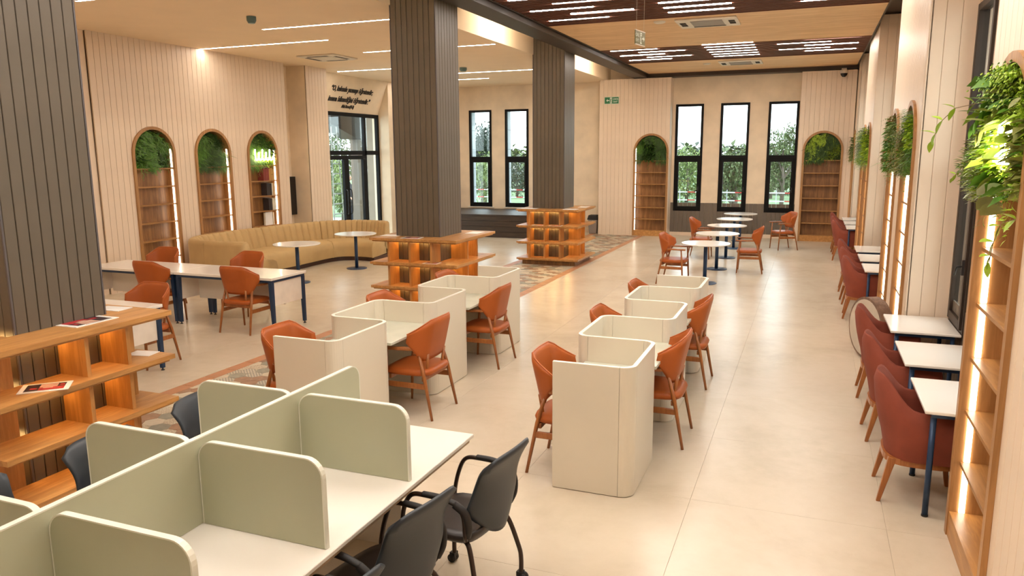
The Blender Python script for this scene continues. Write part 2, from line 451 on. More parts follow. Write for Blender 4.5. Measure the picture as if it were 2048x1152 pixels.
# ---- back wall with window openings
LW = [(-10.23, -9.46), (-9.0, -8.22)]; RW = [(-3.72, -2.94), (-2.47, -1.69), (-1.195, -.41)]
WZ0, WZ1 = .72, 3.74
def wall_strip(mb, a, b, holes, fn, z1):
    """fn(u0,u1,z0,z1) adds a box"""
    u = a
    for h0, h1 in holes:
        fn(u, h0, 0, z1); fn(h0, h1, 0, WZ0); fn(h0, h1, WZ1, z1); u = h1
    fn(u, b, 0, z1)
wb = MB()
wall_strip(wb, -12.2, 1.8, LW + RW, lambda u0, u1, z0, z1: wb.box(u0, BACK_Y, z0, u1, BACK_Y + .12, z1), TOP)
wall_back = struct(wb.build('wall_back', 'plaster'))
sb = MB()
wall_strip(sb, -12.2, 1.8, LW + RW, lambda u0, u1, z0, z1: sb.box(u0, BACK_Y + .12, z0, u1, BACK_Y + .48, z1), TOP)
sb.build('stone_facing', 'stone_grey', wall_back)
jb = MB()
for h0, h1 in LW + RW:
    for k in range(1, 6): jb.box(h0 - .001, BACK_Y + .13, WZ0 + k * .6, h0 + .0015, BACK_Y + .48, WZ0 + k * .6 + .012)
jb.build('stone_joints', 'stone_joint', wall_back)
# pilasters that hold the far bookcases
for x0, x1, c in ((-5.85, -3.80, -4.32), (-.385, .95, .235)):
    p = empty('pilaster', wall_back)
    boards(p, (x0, 21.864), 0, x1 - x0, 0, ZL, .12, 'cream_board', arch_low([c - x0]), gap=.003, core='cream_paint')
    MB().box(x0, 21.864, 0, x0 + .02, BACK_Y, ZL).box(x1 - .02, 21.864, 0, x1, BACK_Y, ZL).build('pilaster_side', 'cream_board', p)
# dark wainscot between them under the windows
wn = empty('wainscot', wall_back)
boards(wn, (-3.80, BACK_Y - .001), 0, 3.415, .10, .955, .12, 'taupe_board', low=lambda u: (0 if not any(a - .001 < -3.80 + u < b + .001 for a, b in RW) else 0), back=False, gap=.004)
MB().box(-3.80, BACK_Y - .03, 0, -.385, BACK_Y, .10).box(-11.64, BACK_Y - .02, 0, -5.85, BACK_Y, .10).build('baseboard_back', 'cream_paint', wall_back)

# ---- right wall with bays between pilasters
RH = []
for b0 in (1.70, 8.30 - 3.12, 11.62, 18.22):
    for k in range(3): RH.append((b0 + .07 + k * 1.14, b0 + .07 + k * 1.14 + .70))
RH = [(5.40, 6.12), (6.54, 7.26), (7.70, 8.46), (11.66, 12.38), (13.06, 13.78), (14.46, 15.20), (18.06, 18.76), (19.14, 19.84), (20.22, 20.92)]
wr = MB()
wall_strip(wr, FRONT_Y, BACK_Y, RH, lambda u0, u1, z0, z1: wr.box(RIGHT_X, u0, z0, RIGHT_X + .4, u1, z1), TOP)
wall_right = struct(wr.build('wall_right', 'cream_paint'))
PIL = [(1.3, 5.28, [4.68]), (8.52, 11.50, [9.27, 10.96]), (15.28, 17.86, [15.90, 17.24]), (21.02, 21.86, [21.45])]
PX = .984
for y0, y1, cs in PIL:
    PX = .964 if y0 < 5 else .984
    p = empty('pilaster', wall_right)
    boards(p, (PX, y1), -HP, y1 - y0, 0, TOP - .25, .12, 'cream_board', arch_low([y1 - c for c in cs], w=.80 if y0 > 20 else 1.0, H=2.90 if y0 < 5 else 2.93), gap=.002, core='cream_paint')
    boards(p, (PX - .014, y0 + .014), 0, RIGHT_X - PX + .014, 0, TOP - .25, .12, 'cream_board', core='cream_paint', gap=.0025)
    MB().box(PX, y1 - .03, 0, RIGHT_X, y1, TOP - .25).build('pilaster_side', 'cream_board', p)
for y0, y1 in ((5.28, 8.52), (11.50, 15.28), (17.86, 21.02)):
    w = empty('wainscot', wall_right)
    boards(w, (RIGHT_X - .001, y1), -HP, y1 - y0, 0, .955, .12, 'taupe_board', back=False, gap=.005)
wall_front = struct(MB().box(-12.2, FRONT_Y - .2, 0, 1.8, FRONT_Y, TOP).build('wall_front', 'cream_paint'))

# ---- ceilings
cl = MB().box(-12.2, FRONT_Y, ZL, -5.671, BACK_Y, ZL + .12)
cl.box(-5.67, FRONT_Y, ZL, -5.65, BACK_Y, TOP - .05)            # face of the light cove
cl.box(-5.67, FRONT_Y, TOP - .1, -4.88, BACK_Y, TOP)            # lid of the cove
ceiling = struct(cl.build('ceiling', 'ceiling_white'))
MB().box(-4.5, FRONT_Y, TOP - .22, 1.8, BACK_Y, TOP).build('dark_soffit', 'beam_brown', ceiling)
beam = struct(MB().box(-4.90, FRONT_Y, 4.48, -4.50, BACK_Y, TOP).build('trim_1', 'beam_brown', bevel=.006, seg=1))
beam2 = struct(MB().box(-4.50, 21.90, 4.48, RIGHT_X, BACK_Y, TOP - .22).build('trim_2', 'beam_brown'))
BAYS = [(-2.6, .95), (3.8, 7.0), (3.5, 3.5), (10.35, 13.0), (16.55, 19.15)]
VEN = [(6.95, 10.35), (13.0, 16.55), (19.15, 21.88), (-2.7, .8)]
SLT = [(10.35, 13.0), (16.55, 19.15), (4.2, 6.95), (-5.0, -2.7), (.8, 4.2)]
for y0, y1 in VEN: MB().box(-4.44, y0, ZR, .92, y1, ZR + .03).box(-4.44, y0, ZR - .02, .92, y0 + .05, ZR).box(-4.44, y1 - .05, ZR - .02, .92, y1, ZR).build('veneer_panel', ['ceiling_veneer'], ceiling) if False else MB().box(-4.44, y0, ZR, .92, y1, ZR + .03).build('veneer_panel', 'ceiling_veneer', ceiling)
for y0, y1 in VEN: MB().box(-4.44, y0 - .012, ZR - .012, .92, y0, ZR + .07).box(-4.44, y1, ZR - .012, .92, y1 + .012, ZR + .07).build('edge_trim', 'slat_brown', ceiling)
slat = MB().box(-4.44, 0, ZR - .002, .92, .035, ZR + .06).mesh('ceiling_slat', 'slat_brown')
for y0, y1 in SLT:
    n = int((y1 - y0) / .105)
    for k in range(n): link('ceiling_slat', slat, ceiling, (0, y0 + .03 + k * .105, 0))
# right-hand edge of the lowered ceiling
MB().box(.92, FRONT_Y, ZR - .01, .945, BACK_Y - .4, TOP - .22).build('edge_trim', 'beam_brown', ceiling)
MB().box(-4.47, FRONT_Y, ZR - .01, -4.44, BACK_Y - .4, TOP - .22).build('edge_trim', 'beam_brown', ceiling)

# ================================================================ windows
def window(idx, w, loc, rz, dark='black_frame', handle=True):
    """local: x 0..w along the wall, y outwards, z absolute. frame front face slightly proud (y<0)"""
    root = empty('window_%d' % idx, None, loc, rz); struct(root)
    a, b = .066, .12
    f = MB()
    f.box(0, -.025, WZ0, a, .07, WZ1); f.box(w - a, -.025, WZ0, w, .07, WZ1); f.box(a, -.025, WZ1 - a, w - a, .07, WZ1)
    f.box(a, -.025, WZ0, w - a, .07, WZ0 + a); f.box(a, -.025, 2.19, w - a, .07, 2.30)
    f.build('window_frame', dark, root, bevel=.004, seg=1)
    s = MB(); x0, x1, z0, z1 = a - .012, w - a + .012, WZ0 + a - .012, 2.20
    s.box(x0, -.045, z0, x0 + .07, .03, z1); s.box(x1 - .07, -.045, z0, x1, .03, z1); s.box(x0 + .07, -.045, z1 - .08, x1 - .07, .03, z1); s.box(x0 + .07, -.045, z0, x1 - .07, .03, z0 + .08)
    sash = s.build('sash', dark, root, bevel=.004, seg=1)
    MB().box(a, .02, 2.30, w - a, .028, WZ1 - a).build('pane', 'glass', root)
    MB().box(x0 + .07, -.01, z0 + .08, x1 - .07, -.002, z1 - .08).build('pane', 'glass', sash)
    if handle:
        MB().box(x1 - .05, -.065, 1.28, x1 - .02, -.045, 1.42).tube([(x1 - .035, -.06, 1.36), (x1 - .035, -.10, 1.36), (x1 - .05, -.105, 1.34), (x1 - .13, -.10, 1.27)], .009, 6).build('window_handle', 'black_rubber', sash)
    return root
n = 1
for h0, h1 in LW + RW:
    window(n, h1 - h0, (h0, BACK_Y, 0), 0); n += 1
for h0, h1 in RH:
    window(n, h1 - h0, (RIGHT_X, h1, 0), -HP, 'brown_frame'); n += 1
MB().box(-10.30, BACK_Y - .05, .70, -9.40, BACK_Y + .0, .722).box(-9.05, BACK_Y - .05, .70, -8.15, BACK_Y + .0, .722).build('window_sill', 'white_top', wall_back)

# ================================================================ glazed entrance
dr = empty('door_1', None, (DOOR_X, 16.15, 0), HP); struct(dr)      # local x = +Y, local y = -X (outwards)
W = 3.57
fr = MB()
fr.box(0, -.02, 0, .09, .08, 3.53); fr.box(W - .09, -.02, 0, W, .08, 3.53); fr.box(.09, -.02, 3.43, W - .09, .08, 3.53); fr.box(.09, -.02, 2.38, W - .09, .08, 2.50)
for u in (.72, 2.76): fr.box(u, -.02, 0, u + .10, .08, 3.43)
fr.build('door_frame', 'black_frame', dr, bevel=.004, seg=1)
gp = lambda a, b, c, d, par: MB().box(a, .02, c, b, .028, d).build('pane', 'glass', par)
gp(.09, .72, 2.5, 3.43, dr); gp(.82, 2.76, 2.5, 3.43, dr); gp(2.86, W - .09, 2.5, 3.43, dr)
gp(.09, .72, .0, 2.38, dr); gp(2.86, W - .09, .0, 2.38, dr)
for a, b, hx in ((.82, 1.79, 1.70), (1.80, 2.76, 1.90)):
    l = MB().box(a, -.03, .01, a + .11, .05, 2.37).box(b - .11, -.03, .01, b, .05, 2.37).box(a + .11, -.03, 2.26, b - .11, .05, 2.37).box(a + .11, -.03, .01, b - .11, .05, .14).build('door_leaf', 'black_frame', dr)
    gp(a + .11, b - .11, .14, 2.26, l)
    MB().tube([(hx, -.03, .75), (hx, -.09, .78), (hx, -.10, .85), (hx, -.10, 1.35), (hx, -.09, 1.42), (hx, -.03, 1.45)], .014, 8).build('door_handle', 'black_gloss', l)

# ================================================================ lettering over the entrance
def text_mesh(body, size, mat, extrude=.004, shear=0.0, off=0.0, align='CENTER', sp=1.0):
    cu = bpy.data.curves.new('t', 'FONT'); cu.body = body; cu.size = size; cu.extrude = extrude; cu.shear = shear; cu.offset = off
    cu.align_x = align; cu.space_character = sp; cu.resolution_u = 3
    o = bpy.data.objects.new('t', cu); COL.objects.link(o)
    bpy.context.view_layer.update()
    me = bpy.data.meshes.new_from_object(o.evaluated_get(bpy.context.evaluated_depsgraph_get()))
    bpy.data.objects.remove(o); me.materials.clear(); me.materials.append(MATS[mat]); return me
def fit(me, w):
    xs_ = [v.co.x for v in me.vertices]; c = (min(xs_) + max(xs_)) / 2; k = w / (max(xs_) - min(xs_))
    for v in me.vertices: v.co.x = (v.co.x - c) * k; v.co.y *= k * 1.28
    return me
def put_text(name, me, parent, M):
    o = bpy.data.objects.new(name, me); COL.objects.link(o); o.matrix_world = M
    if parent: o.parent = parent
    return o
def basis(loc, ex, ez):
    ex = Vector(ex).normalized(); up = Vector(ez).normalized(); nz = ex.cross(up)
    m = Matrix((ex, up, nz)).transposed().to_4x4(); m.translation = Vector(loc); return m
sl = Vector((-11.62 + 12.0, 0, ZL - 3.53)).normalized()
def on_slope(y, t): return Vector((-12.0, y, 3.53)) + sl * t + Vector((sl.z, 0, -sl.x)) * .006
qt = thing('wall_lettering', 'black raised slanted quotation in three lines above the glazed entrance door', 'lettering', (0, 0, 0))
for body, size, y, t, w_ in (('\u201cO, kalemle yazmay\u0131 \u00f6\u011fretendir;', .235, 18.10, .57, 2.0), ('insana bilmedi\u011fini \u00f6\u011fretendir.\u201d', .235, 18.08, .29, 2.0), ('Alak Suresi(4-5)', .13, 18.06, .13, .60)):
    put_text('text_line', fit(text_mesh(body, size, 'lettering', .006, .2, .0065), w_), qt, basis(on_slope(y, t), (0, 1, 0), sl))

# ================================================================ clad columns
def column(cy, label):
    cx, h = -5.31, .36
    c = thing('column', label, 'column', (cx, cy, 0), 0, 'clad columns')
    MB().box(-h + .014, -h + .014, 0, h - .014, h - .014, TOP - .1).build('core', 'brown_core', c)
    for sx_, sy_ in ((-1, -1), (1, -1), (1, 1), (-1, 1)):
        MB().box(min(sx_ * h, sx_ * (h - .013)), min(sy_ * h, sy_ * (h - .013)), 0, max(sx_ * h, sx_ * (h - .013)), max(sy_ * h, sy_ * (h - .013)), TOP - .1).build('corner_trim', 'corner_grey', c)
    for ang, ox, oy in ((0, -h, -h + .014), (HP, h - .014, -h), (PI, h, h - .014), (-HP, -h + .014, h)):
        boards(c, (ox + .014 * math.cos(ang), oy + .014 * math.sin(ang)), ang, 2 * h - .028, 0, TOP - .1, .09, 'brown_board', back=False, gap=.006)
    return c
CY = (3.74, 10.08, 16.0)
column(CY[0], 'dark brown boarded column nearest the bottom, rising beside the white partitioned desks')
column(CY[1], 'dark brown boarded column between the round sofa tables and the zigzag carrels')
column(CY[2], 'dark brown boarded column farthest away, in front of the pair of tall windows')
# ================================================================ arched bookcases
def bookcase(label, loc, rz, w=1.0, H=2.93, shelves=(2.17, 1.835, 1.50, 1.165, .83, .495, .16), sides=(-1, 1), mat_back='niche_wood'):
    """local: x along the wall, y into the wall, front face near y=0"""
    b = thing('arched_bookcase', label, 'bookcase', loc, rz, 'arched wall bookcases')
    R, t, zc, d = w / 2, .055, H - w / 2, .20
    N = 20
    f = MB(); out = [(-R, 0), (-R, zc)] + [(-R * math.cos(PI * k / N), zc + R * math.sin(PI * k / N)) for k in range(1, N)] + [(R, zc), (R, 0)]
    inn = [(-R + t, 0), (-R + t, zc)] + [(-(R - t) * math.cos(PI * k / N), zc + (R - t) * math.sin(PI * k / N)) for k in range(1, N)] + [(R - t, zc), (R - t, 0)]
    k = len(out); y0, y1 = -.028, .0
    vs = [(x, y0, z) for x, z in out] + [(x, y0, z) for x, z in inn] + [(x, y1, z) for x, z in out] + [(x, d, z) for x, z in inn]
    fs = []
    for i in range(k - 1):
        fs += [(i, k + i, k + i + 1, i + 1), (i, i + 1, 2 * k + i + 1, 2 * k + i), (k + i, 3 * k + i, 3 * k + i + 1, k + i + 1)]
    f.add(vs, fs); f.add([(-R, y0, 0), (-R + t, y0, 0), (-R + t, d, 0), (-R, y1, 0)], [(0, 1, 2, 3)])
    f.build('frame', 'frame_wood', b)
    bk = MB(); bk.add([(x, d - .01, z) for x, z in inn] , [tuple(range(k))]); bk.build('back_panel', mat_back, b, solid=.012)
    sh = MB().box(-R + t, .012, -.022, R - t, d - .01, 0).mesh('shelf', 'niche_shelf')
    for z in shelves[:-1]: link('shelf', sh, b, (0, 0, z))
    MB().box(-R + t, -.02, 0, R - t, d - .01, shelves[-1]).build('plinth', 'oak', b)
    ls = list(shelves)
    for s in sides:
        m = MB()
        for hi, lo in zip(ls[:-1], ls[1:]):
            m.box(s * (R - t) - (.012 if s > 0 else 0), .030, lo + .004, s * (R - t) + (.012 if s < 0 else 0), .062, hi - .026)
        m.box(s * (R - t) - (.012 if s > 0 else 0), .030, ls[0] + .01, s * (R - t) + (.012 if s < 0 else 0), .062, zc + .1)
        m.build('light_strip', 'strip_light', b)
    return b
NICHES = []
def niche(label, loc, rz, **k): NICHES.append((bookcase(label, loc, rz, **k), loc, rz))
for y, l in ((10.75, 'tall arched bookcase behind the long white tables, hanging ferns, empty shelves'),
             (12.25, 'middle one of three arched bookcases behind the curved sofa, grassy greenery, empty shelves'),
             (13.75, 'arched bookcase behind the sofa that holds books under a glowing neon sign')):
    niche(l, (-11.35, y, 0), HP)
niche('arched bookcase in the far wall beside the green exit sign, six empty shelves', (-4.32, 21.85, 0), 0, sides=(-1,))
niche('arched bookcase in the far corner behind the last armchairs, six empty shelves', (.235, 21.85, 0), 0, sides=())
for y, l in ((4.68, 'large nearest arched bookcase at the picture edge, white light strip and overflowing greenery'),
             (9.27, 'narrowly seen arched bookcase, nearer one of the pair beyond the three nearest wall tables'),
             (10.96, 'narrowly seen arched bookcase, farther one of the pair beyond the three nearest wall tables'),
             (15.90, 'thinly seen arched bookcase, nearer of the distant pair on the window side wall'),
             (17.24, 'thinly seen arched bookcase, farther of the distant pair on the window side wall')):
    niche(l, (.95 if y < 5 else .97, y, 0), -HP, H=2.90 if y < 5 else 2.93)
niche('sliver of the last arched bookcase at the far room corner', (.97, 21.45, 0), -HP, w=.80)

# books in the third left bookcase
def book(x, z, w, h, mat, lean, label, d=.15):
    """x = distance along the wall from the bookcase centre"""
    o = thing('book', label, 'book', (-11.35, 13.75 + x, z), HP, 'books in the arched bookcase behind the sofa')
    mm = MB().box(-w / 2, .02, .003, w / 2, .02 + d, h - .003).build('pages', 'book_cream', o)
    c = MB().box(-w / 2 - .003, .014, 0, -w / 2, .022 + d, h).box(w / 2, .014, 0, w / 2 + .003, .022 + d, h).box(-w / 2, .014, 0, w / 2, .0195, h)
    c.build('cover', mat, o)
    o.rotation_euler.x = 0; o.rotation_euler.y = lean
    return o
x = .39
ORD = ['first', 'second', 'third', 'fourth', 'fifth', 'sixth']
for k, (w, h, m) in enumerate(((.05, .25, 'book_gold'), (.045, .27, 'book_gold'), (.05, .26, 'book_gold'), (.05, .27, 'book_red'), (.05, .26, 'book_red'), (.06, .27, 'book_red'))):
    x -= w + .008; book(x, 1.836, w, h, m, 0, '%s book under the neon sign, %s from the light strip' % ('gilt' if 'gold' in m else 'dark red', ORD[k]))
x = .40
for k, (w, h, m) in enumerate(((.035, .26, 'book_cream'), (.03, .28, 'book_gold'), (.03, .27, 'book_cream'), (.04, .26, 'book_dark'), (.05, .27, 'book_dark'), (.05, .27, 'book_dark'))):
    x -= w + .008; book(x, 1.501, w, h, m, 0, '%s book, second shelf below the neon sign, %s from the light strip' % ({'book_cream': 'cream spined', 'book_gold': 'gilt spined', 'book_dark': 'black'}[m], ORD[k]))
x = .40
for k, (w, h, m) in enumerate(((.035, .27, 'book_cream'), (.03, .25, 'book_cream'), (.03, .27, 'book_cream'), (.05, .26, 'book_dark'), (.05, .27, 'book_dark'))):
    x -= w + .01; book(x, 1.166, w, h, m, 0, '%s book, third shelf below the neon sign, %s from the light strip' % ({'book_cream': 'cream spined', 'book_dark': 'black'}[m], ORD[k]))
bk = thing('book', 'large cream book standing face out on the lowest visible shelf behind the sofa', 'book', (-11.35, 13.93, .831), HP)
MB().box(-.13, .07, .003, .10, .12, .29).build('pages', 'book_cream', bk); MB().box(-.135, .064, 0, .105, .07, .295).build('cover', 'paper_white', bk)
MB().box(.12, .06, .0, .16, .17, .28).build('slipcase', 'book_cream', bk)

# ================================================================ shelving around the columns
def column_shelf(cy, label):
    cx, H, h = (-5.30 if cy < 5 else -5.23), .70, .36
    s = thing('column_bookshelf', label, 'bookshelf', (cx, cy, 0), 0, 'shelving around the columns')
    MB().box(-.60, -.60, 0, .60, .60, .105).build('plinth', 'niche_wood', s)
    sx = -5.31 - cx                                           # the shaft sits slightly off centre
    def ring(z, t=.036):
        m = MB(); a = h + .002
        r = .05
        m.box(-H, -H, z - t, H, -a, z).box(-H, a, z - t, H, H, z).box(-H, -a, z - t, -a + sx, a, z).box(a + sx, -a, z - t, H, a, z)
        m.box(-H + .03, -H + .03, z - t - .02, H - .03, -H + .06, z - t).box(H - .06, -H + .06, z - t - .02, H - .03, H - .06, z - t).box(-H + .03, -H + .06, z - t - .02, -H + .06, H - .06, z - t).box(-H + .03, H - .06, z - t - .02, H - .03, H - .03, z - t)
        return m.mesh('shelf', 'oak')
    for z in (.15, .51, .86, 1.21): link('shelf', ring(z), s)
    levels = ((.15, .454), (.51, .804), (.86, 1.154))
    for z0, z1 in levels:
        up = MB().box(-.016, 0, 0, .016, .27, z1 - z0).mesh('divider', 'oak_upright')
        for q in (-.345, 0, .345):
            link('divider', up, s, (q + sx, -h - .272, z0))                     # front
            link('divider', up, s, (q + sx, h + .002, z0))                      # rear
            if q > -.3:
                link('divider', up, s, (h + sx + .002, q, z0), -HP)                 # window side
                link('divider', up, s, (-h + sx - .002, q, z0), HP)                 # sofa side
        m = MB(); a = h + .02
        for x0, x1 in ((-.32, -.03), (.03, .32)):
            m.box(x0 + sx, -a - .012, z1 + .001 - .012, x1 + sx, -a, z1 - .002); m.box(x0 + sx, a, z1 - .012, x1 + sx, a + .012, z1 - .002)
            m.box(a + sx, x0, z1 - .012, a + .012 + sx, x1, z1 - .002); m.box(-a - .012 + sx, x0, z1 - .012, -a + sx, x1, z1 - .002)
        m.build('light_strip', 'amber_light', s)
    return s
SH = [column_shelf(CY[0] - .05, 'oak shelving wrapped around the nearest column, two printed photographs on it'),
      column_shelf(CY[1], 'oak shelving wrapped around the column beside the round sofa tables'),
      column_shelf(CY[2], 'oak shelving wrapped around the farthest column, standing on the hexagon tiles')]

# ================================================================ printed photographs lying on the shelves
def leaflet(label, c, size, rz, kind=0, group='printed sheets on the column shelving'):
    o = thing('printed_sheet', label, 'print', c, rz, group); w, d = size
    MB().box(-w / 2, -d / 2, 0, w / 2, d / 2, .004).build('card', 'paper_white', o)
    if kind:
        m = MB(); z0, z1 = .004, .0052; a, b = w * .39, d * .36
        def q(x0, y0, x1, y1, mt): m.box(-a + x0 * 2 * a, -b + y0 * 2 * b, z0, -a + x1 * 2 * a, -b + y1 * 2 * b, z1, mt)
        q(0, 0, .35, 1, 0); q(.35, 0, 1, .45, 1); q(.35, .45, .8, 1, 2); q(.8, .45, 1, 1, 0); z0, z1 = .0052, .0058
        q(.45, .3, .7, .6, 2); q(.12, .2, .3, .45, 1); q(.85, .6, .97, .8, 1)
        m.build('picture', ['photo_dark', 'photo_red', 'photo_skin'], o)
        MB().box(-a, d / 2 - .028, .004, a * .6, d / 2 - .02, .0045).box(-a, -d / 2 + .012, .004, a * .3, -d / 2 + .018, .0045).build('print_lines', 'grey_plain', o)
    return o
leaflet('white bordered photo print on the top shelf at the nearest column', (-4.87, 3.86, 1.21), (.36, .24), .02 - HP, 1)
leaflet('white bordered red photo print on the second shelf of the nearest column', (-4.74, 3.40, .86), (.30, .21), .75, 1)
leaflet('blank white sheet at the back corner of the nearest column shelf top', (-5.08, 4.27, 1.21), (.24, .15), .1)
leaflet('white sheet lying on the second shelf, back corner, nearest column', (-4.84, 4.30, .86), (.2, .14), .2)
leaflet('small dark photo print on the second shelf of the middle column', (-4.98, 9.50, .86), (.23, .16), .05, 1)
leaflet('pale print with dark drawing on the top shelf of the middle column front', (-5.30, 9.52, 1.21), (.29, .2), .1, 1)
leaflet('white sheet on the window side of the middle column shelf top', (-4.73, 10.45, 1.21), (.2, .3), 0)
leaflet('white sheet on the far corner of the middle column shelf top', (-5.75, 9.72, 1.21), (.28, .2), .05)
leaflet('white sheet at the sofa side corner on top of the farthest column shelving', (-5.68, 15.48, 1.21), (.36, .22), 0)
leaflet('white sheet at the front corner on top of the farthest column shelving', (-4.76, 15.50, 1.21), (.30, .25), 0)
leaflet('white sheet at the window side on top of the farthest column shelving', (-4.68, 16.25, 1.21), (.2, .3), 0)
leaflet('dark photo print on the second shelf of the farthest column, first from the sofa side', (-5.45, 15.38, .86), (.24, .17), 0, 1)
leaflet('dark photo print on the second shelf of the farthest column, second from the sofa side', (-5.05, 15.38, .86), (.28, .19), 0, 1)
# ================================================================ orange leather chairs (face local +x)
def leather_chair(label, loc, rz, group='orange leather armchairs'):
    c = thing('leather_chair', label, 'chair', loc, rz, group)
    # seat
    def seat(u, v):
        a = -PI / 2 + PI * u; return None
    s = MB(); n = 28
    ring = []
    for r, z in ((.80, .395), (.97, .405), (1.0, .43), (.96, .452), (.80, .462), (.4, .458)):
        for j in range(n):
            t = 2 * PI * j / n; cx, sy = math.cos(t), math.sin(t)
            x = .025 + .245 * r * math.copysign(abs(cx) ** .45, cx); y = .262 * r * math.copysign(abs(sy) ** .45, sy)
            if x < 0: y *= 1 + x * .35
            ring.append((x, y, z + (.012 if x > .1 else 0) * 0))
    fs = [(i * n + j, i * n + (j + 1) % n, (i + 1) * n + (j + 1) % n, (i + 1) * n + j) for i in range(5) for j in range(n)]
    fs += [tuple(range(n - 1, -1, -1)), tuple(5 * n + j for j in range(n))]
    s.add(ring, fs, 0, True); s.build('seat', 'leather', c)
    # wrapped backrest
    def top(u): return .925 - .006 * abs(u) - .125 * max(0, abs(u) - .50) / .50
    def bot(u): return .535 + .01 * u * u + .175 * max(0, abs(u) - .60) / .40
    def P(u, v):
        z = bot(u) + (top(u) - bot(u)) * v; zz = (z - .53) / .39
        s = abs(u); sg = -1 if u < 0 else 1; k = max(0, s - .48) / .52
        y = sg * ((.200 + .018 * max(0, zz)) * min(s, .60) / .60 + .078 * max(0, s - .52) / .48)
        bx = -.150 - .085 * zz
        x = bx + .035 * min(s, .6) ** 2 + .165 * k ** 1.35
        return Vector((x, y, z))
    b = MB(); nu, nv, th = 22, 9, .036
    def outer(i, j):
        u = -1 + 2 * i / nu; v = j / nv; return P(u, v)
    vs = []
    for side in (0, 1):
        for j in range(nv + 1):
            for i in range(nu + 1):
                p = outer(i, j); du = outer(min(i + 1, nu), j) - outer(max(i - 1, 0), j); dv = outer(i, min(j + 1, nv)) - outer(i, max(j - 1, 0))
                nn = du.cross(dv).normalized()
                if nn.x > 0: nn = -nn
                e = 1 - .55 * max(abs(-1 + 2 * i / nu) ** 10, (2 * j / nv - 1) ** 10)
                vs.append(p + nn * (th / 2 * e if side == 0 else -th / 2 * e))
    w = nu + 1; L = w * (nv + 1)
    fs = [(j * w + i, j * w + i + 1, (j + 1) * w + i + 1, (j + 1) * w + i) for j in range(nv) for i in range(nu)]
    fs += [(L + j * w + i, L + (j + 1) * w + i, L + (j + 1) * w + i + 1, L + j * w + i + 1) for j in range(nv) for i in range(nu)]
    edge = [i for i in range(nu + 1)] + [j * w + nu for j in range(1, nv + 1)] + [nv * w + i for i in range(nu - 1, -1, -1)] + [j * w for j in range(nv - 1, 0, -1)]
    fs += [(edge[k], L + edge[k], L + edge[(k + 1) % len(edge)], edge[(k + 1) % len(edge)]) for k in range(len(edge))]
    b.add(vs, fs, 0, True); bo = b.build('backrest', 'leather', c, weld=True)
    MB().tube([P(-1 + 2 * i / 20, 1) + Vector((.004, 0, .004)) for i in range(21)], .005, 5).build('piping', 'leather_piping', bo)
    for s in (-1, 1):
        MB().tube([(-.245, s * .258, 0), (-.165, s * .24, .40), (-.095, s * .222, .655)], [.013, .021, .015], 8, ry=[.012, .017, .013]).build('leg', 'chair_wood', c)
        MB().tube([(.245, s * .255, 0), (.222, s * .25, .40), (.205, s * .262, .645)], [.012, .019, .013], 8, ry=[.012, .018, .012]).build('leg', 'chair_wood', c)
        a = MB(); pts = [(-.112, .222, .018), (-.05, .250, .026), (.06, .272, .024), (.18, .278, .022), (.27, .276, .018), (.285, .274, .010)]
        up = [(x, s * (y - hw), .672 - .006 * abs(x)) for x, y, hw in pts] + [(x, s * (y + hw), .672 - .006 * abs(x)) for x, y, hw in reversed(pts)]
        k = len(up); a.add(up + [(x, y, z - .026) for x, y, z in up], [tuple(range(k)), tuple(range(2 * k - 1, k - 1, -1))] + [(i, k + i, k + (i + 1) % k, (i + 1) % k) for i in range(k)])
        a.build('armrest', 'chair_wood', c, bevel=.004, seg=1, weld=True)
        MB().box(-.19, s * .245 - .010, .285, .225, s * .245 + .010, .335).build('stretcher', 'chair_wood', c, bevel=.004, seg=1)
    for x in (-.16, .18): MB().box(x, -.235, .355, x + .025, .235, .398).build('apron', 'chair_wood', c, bevel=.003, seg=1)
    for s in (-1, 1):
        MB().tube([(-.148, s * .14, .375), (-.150, s * .15, .45), (-.170, s * .165, .60)], .014, 8).build('back_support', 'chair_wood', c)
    return c
proto = None
CH = []
def orange(x, y, deg, label, group):
    global proto
    rz = math.radians(deg)
    if proto is None: proto = leather_chair(label, (x, y, 0), rz, group); CH.append(proto); return proto
    r = dup(proto, (x, y, 0), rz, label, group); CH.append(r); return r
G1, G2, G3 = 'orange chairs at the zigzag carrels', 'orange chairs by the far round tables', 'orange chairs at the long white tables'
orange(-1.65, 5.335, 0, 'orange leather chair at the open front corner of the window side carrel row', G1)
orange(-1.66, 6.98, 0, 'orange leather chair on the column side, second opening of the window side carrel row', G1)
orange(-1.66, 8.60, 0, 'orange leather chair on the column side, last opening of the window side carrel row', G1)
orange(-1.10, 6.20, 180, 'nearest orange leather chair on the window side of the window side carrel row', G1)
orange(-1.125, 7.88, 180, 'farther orange leather chair on the window side of the window side carrel row', G1)
orange(-4.10, 5.27, 0, 'orange leather chair on the hexagon tiles at the front of the column side carrel row', G1)
orange(-4.10, 6.93, 0, 'orange leather chair peeking above the middle of the column side carrel row', G1)
orange(-4.10, 8.52, 0, 'orange leather chair between the column shelving and the far end of the carrel row', G1)
orange(-3.335, 6.08, 180, 'nearest orange leather chair in the aisle between the two carrel rows', G1)
orange(-3.40, 7.83, 180, 'farther orange leather chair in the aisle between the two carrel rows', G1)
orange(-2.31, 14.02, -4, 'orange leather chair on the column side of the nearest far round table', G2)
orange(-2.31, 17.65, 0, 'orange leather chair on the column side behind the second and third far round tables', G2)
orange(-1.06, 15.84, 182, 'orange leather chair on the window side of the second far round table', G2)
orange(-.55, 19.85, 205, 'turned orange leather chair by the dark wainscot under the last far window', G2)
orange(-7.18, 8.15, 90, 'orange leather chair seen from behind at the long white table, nearer the round sofa table', G3)
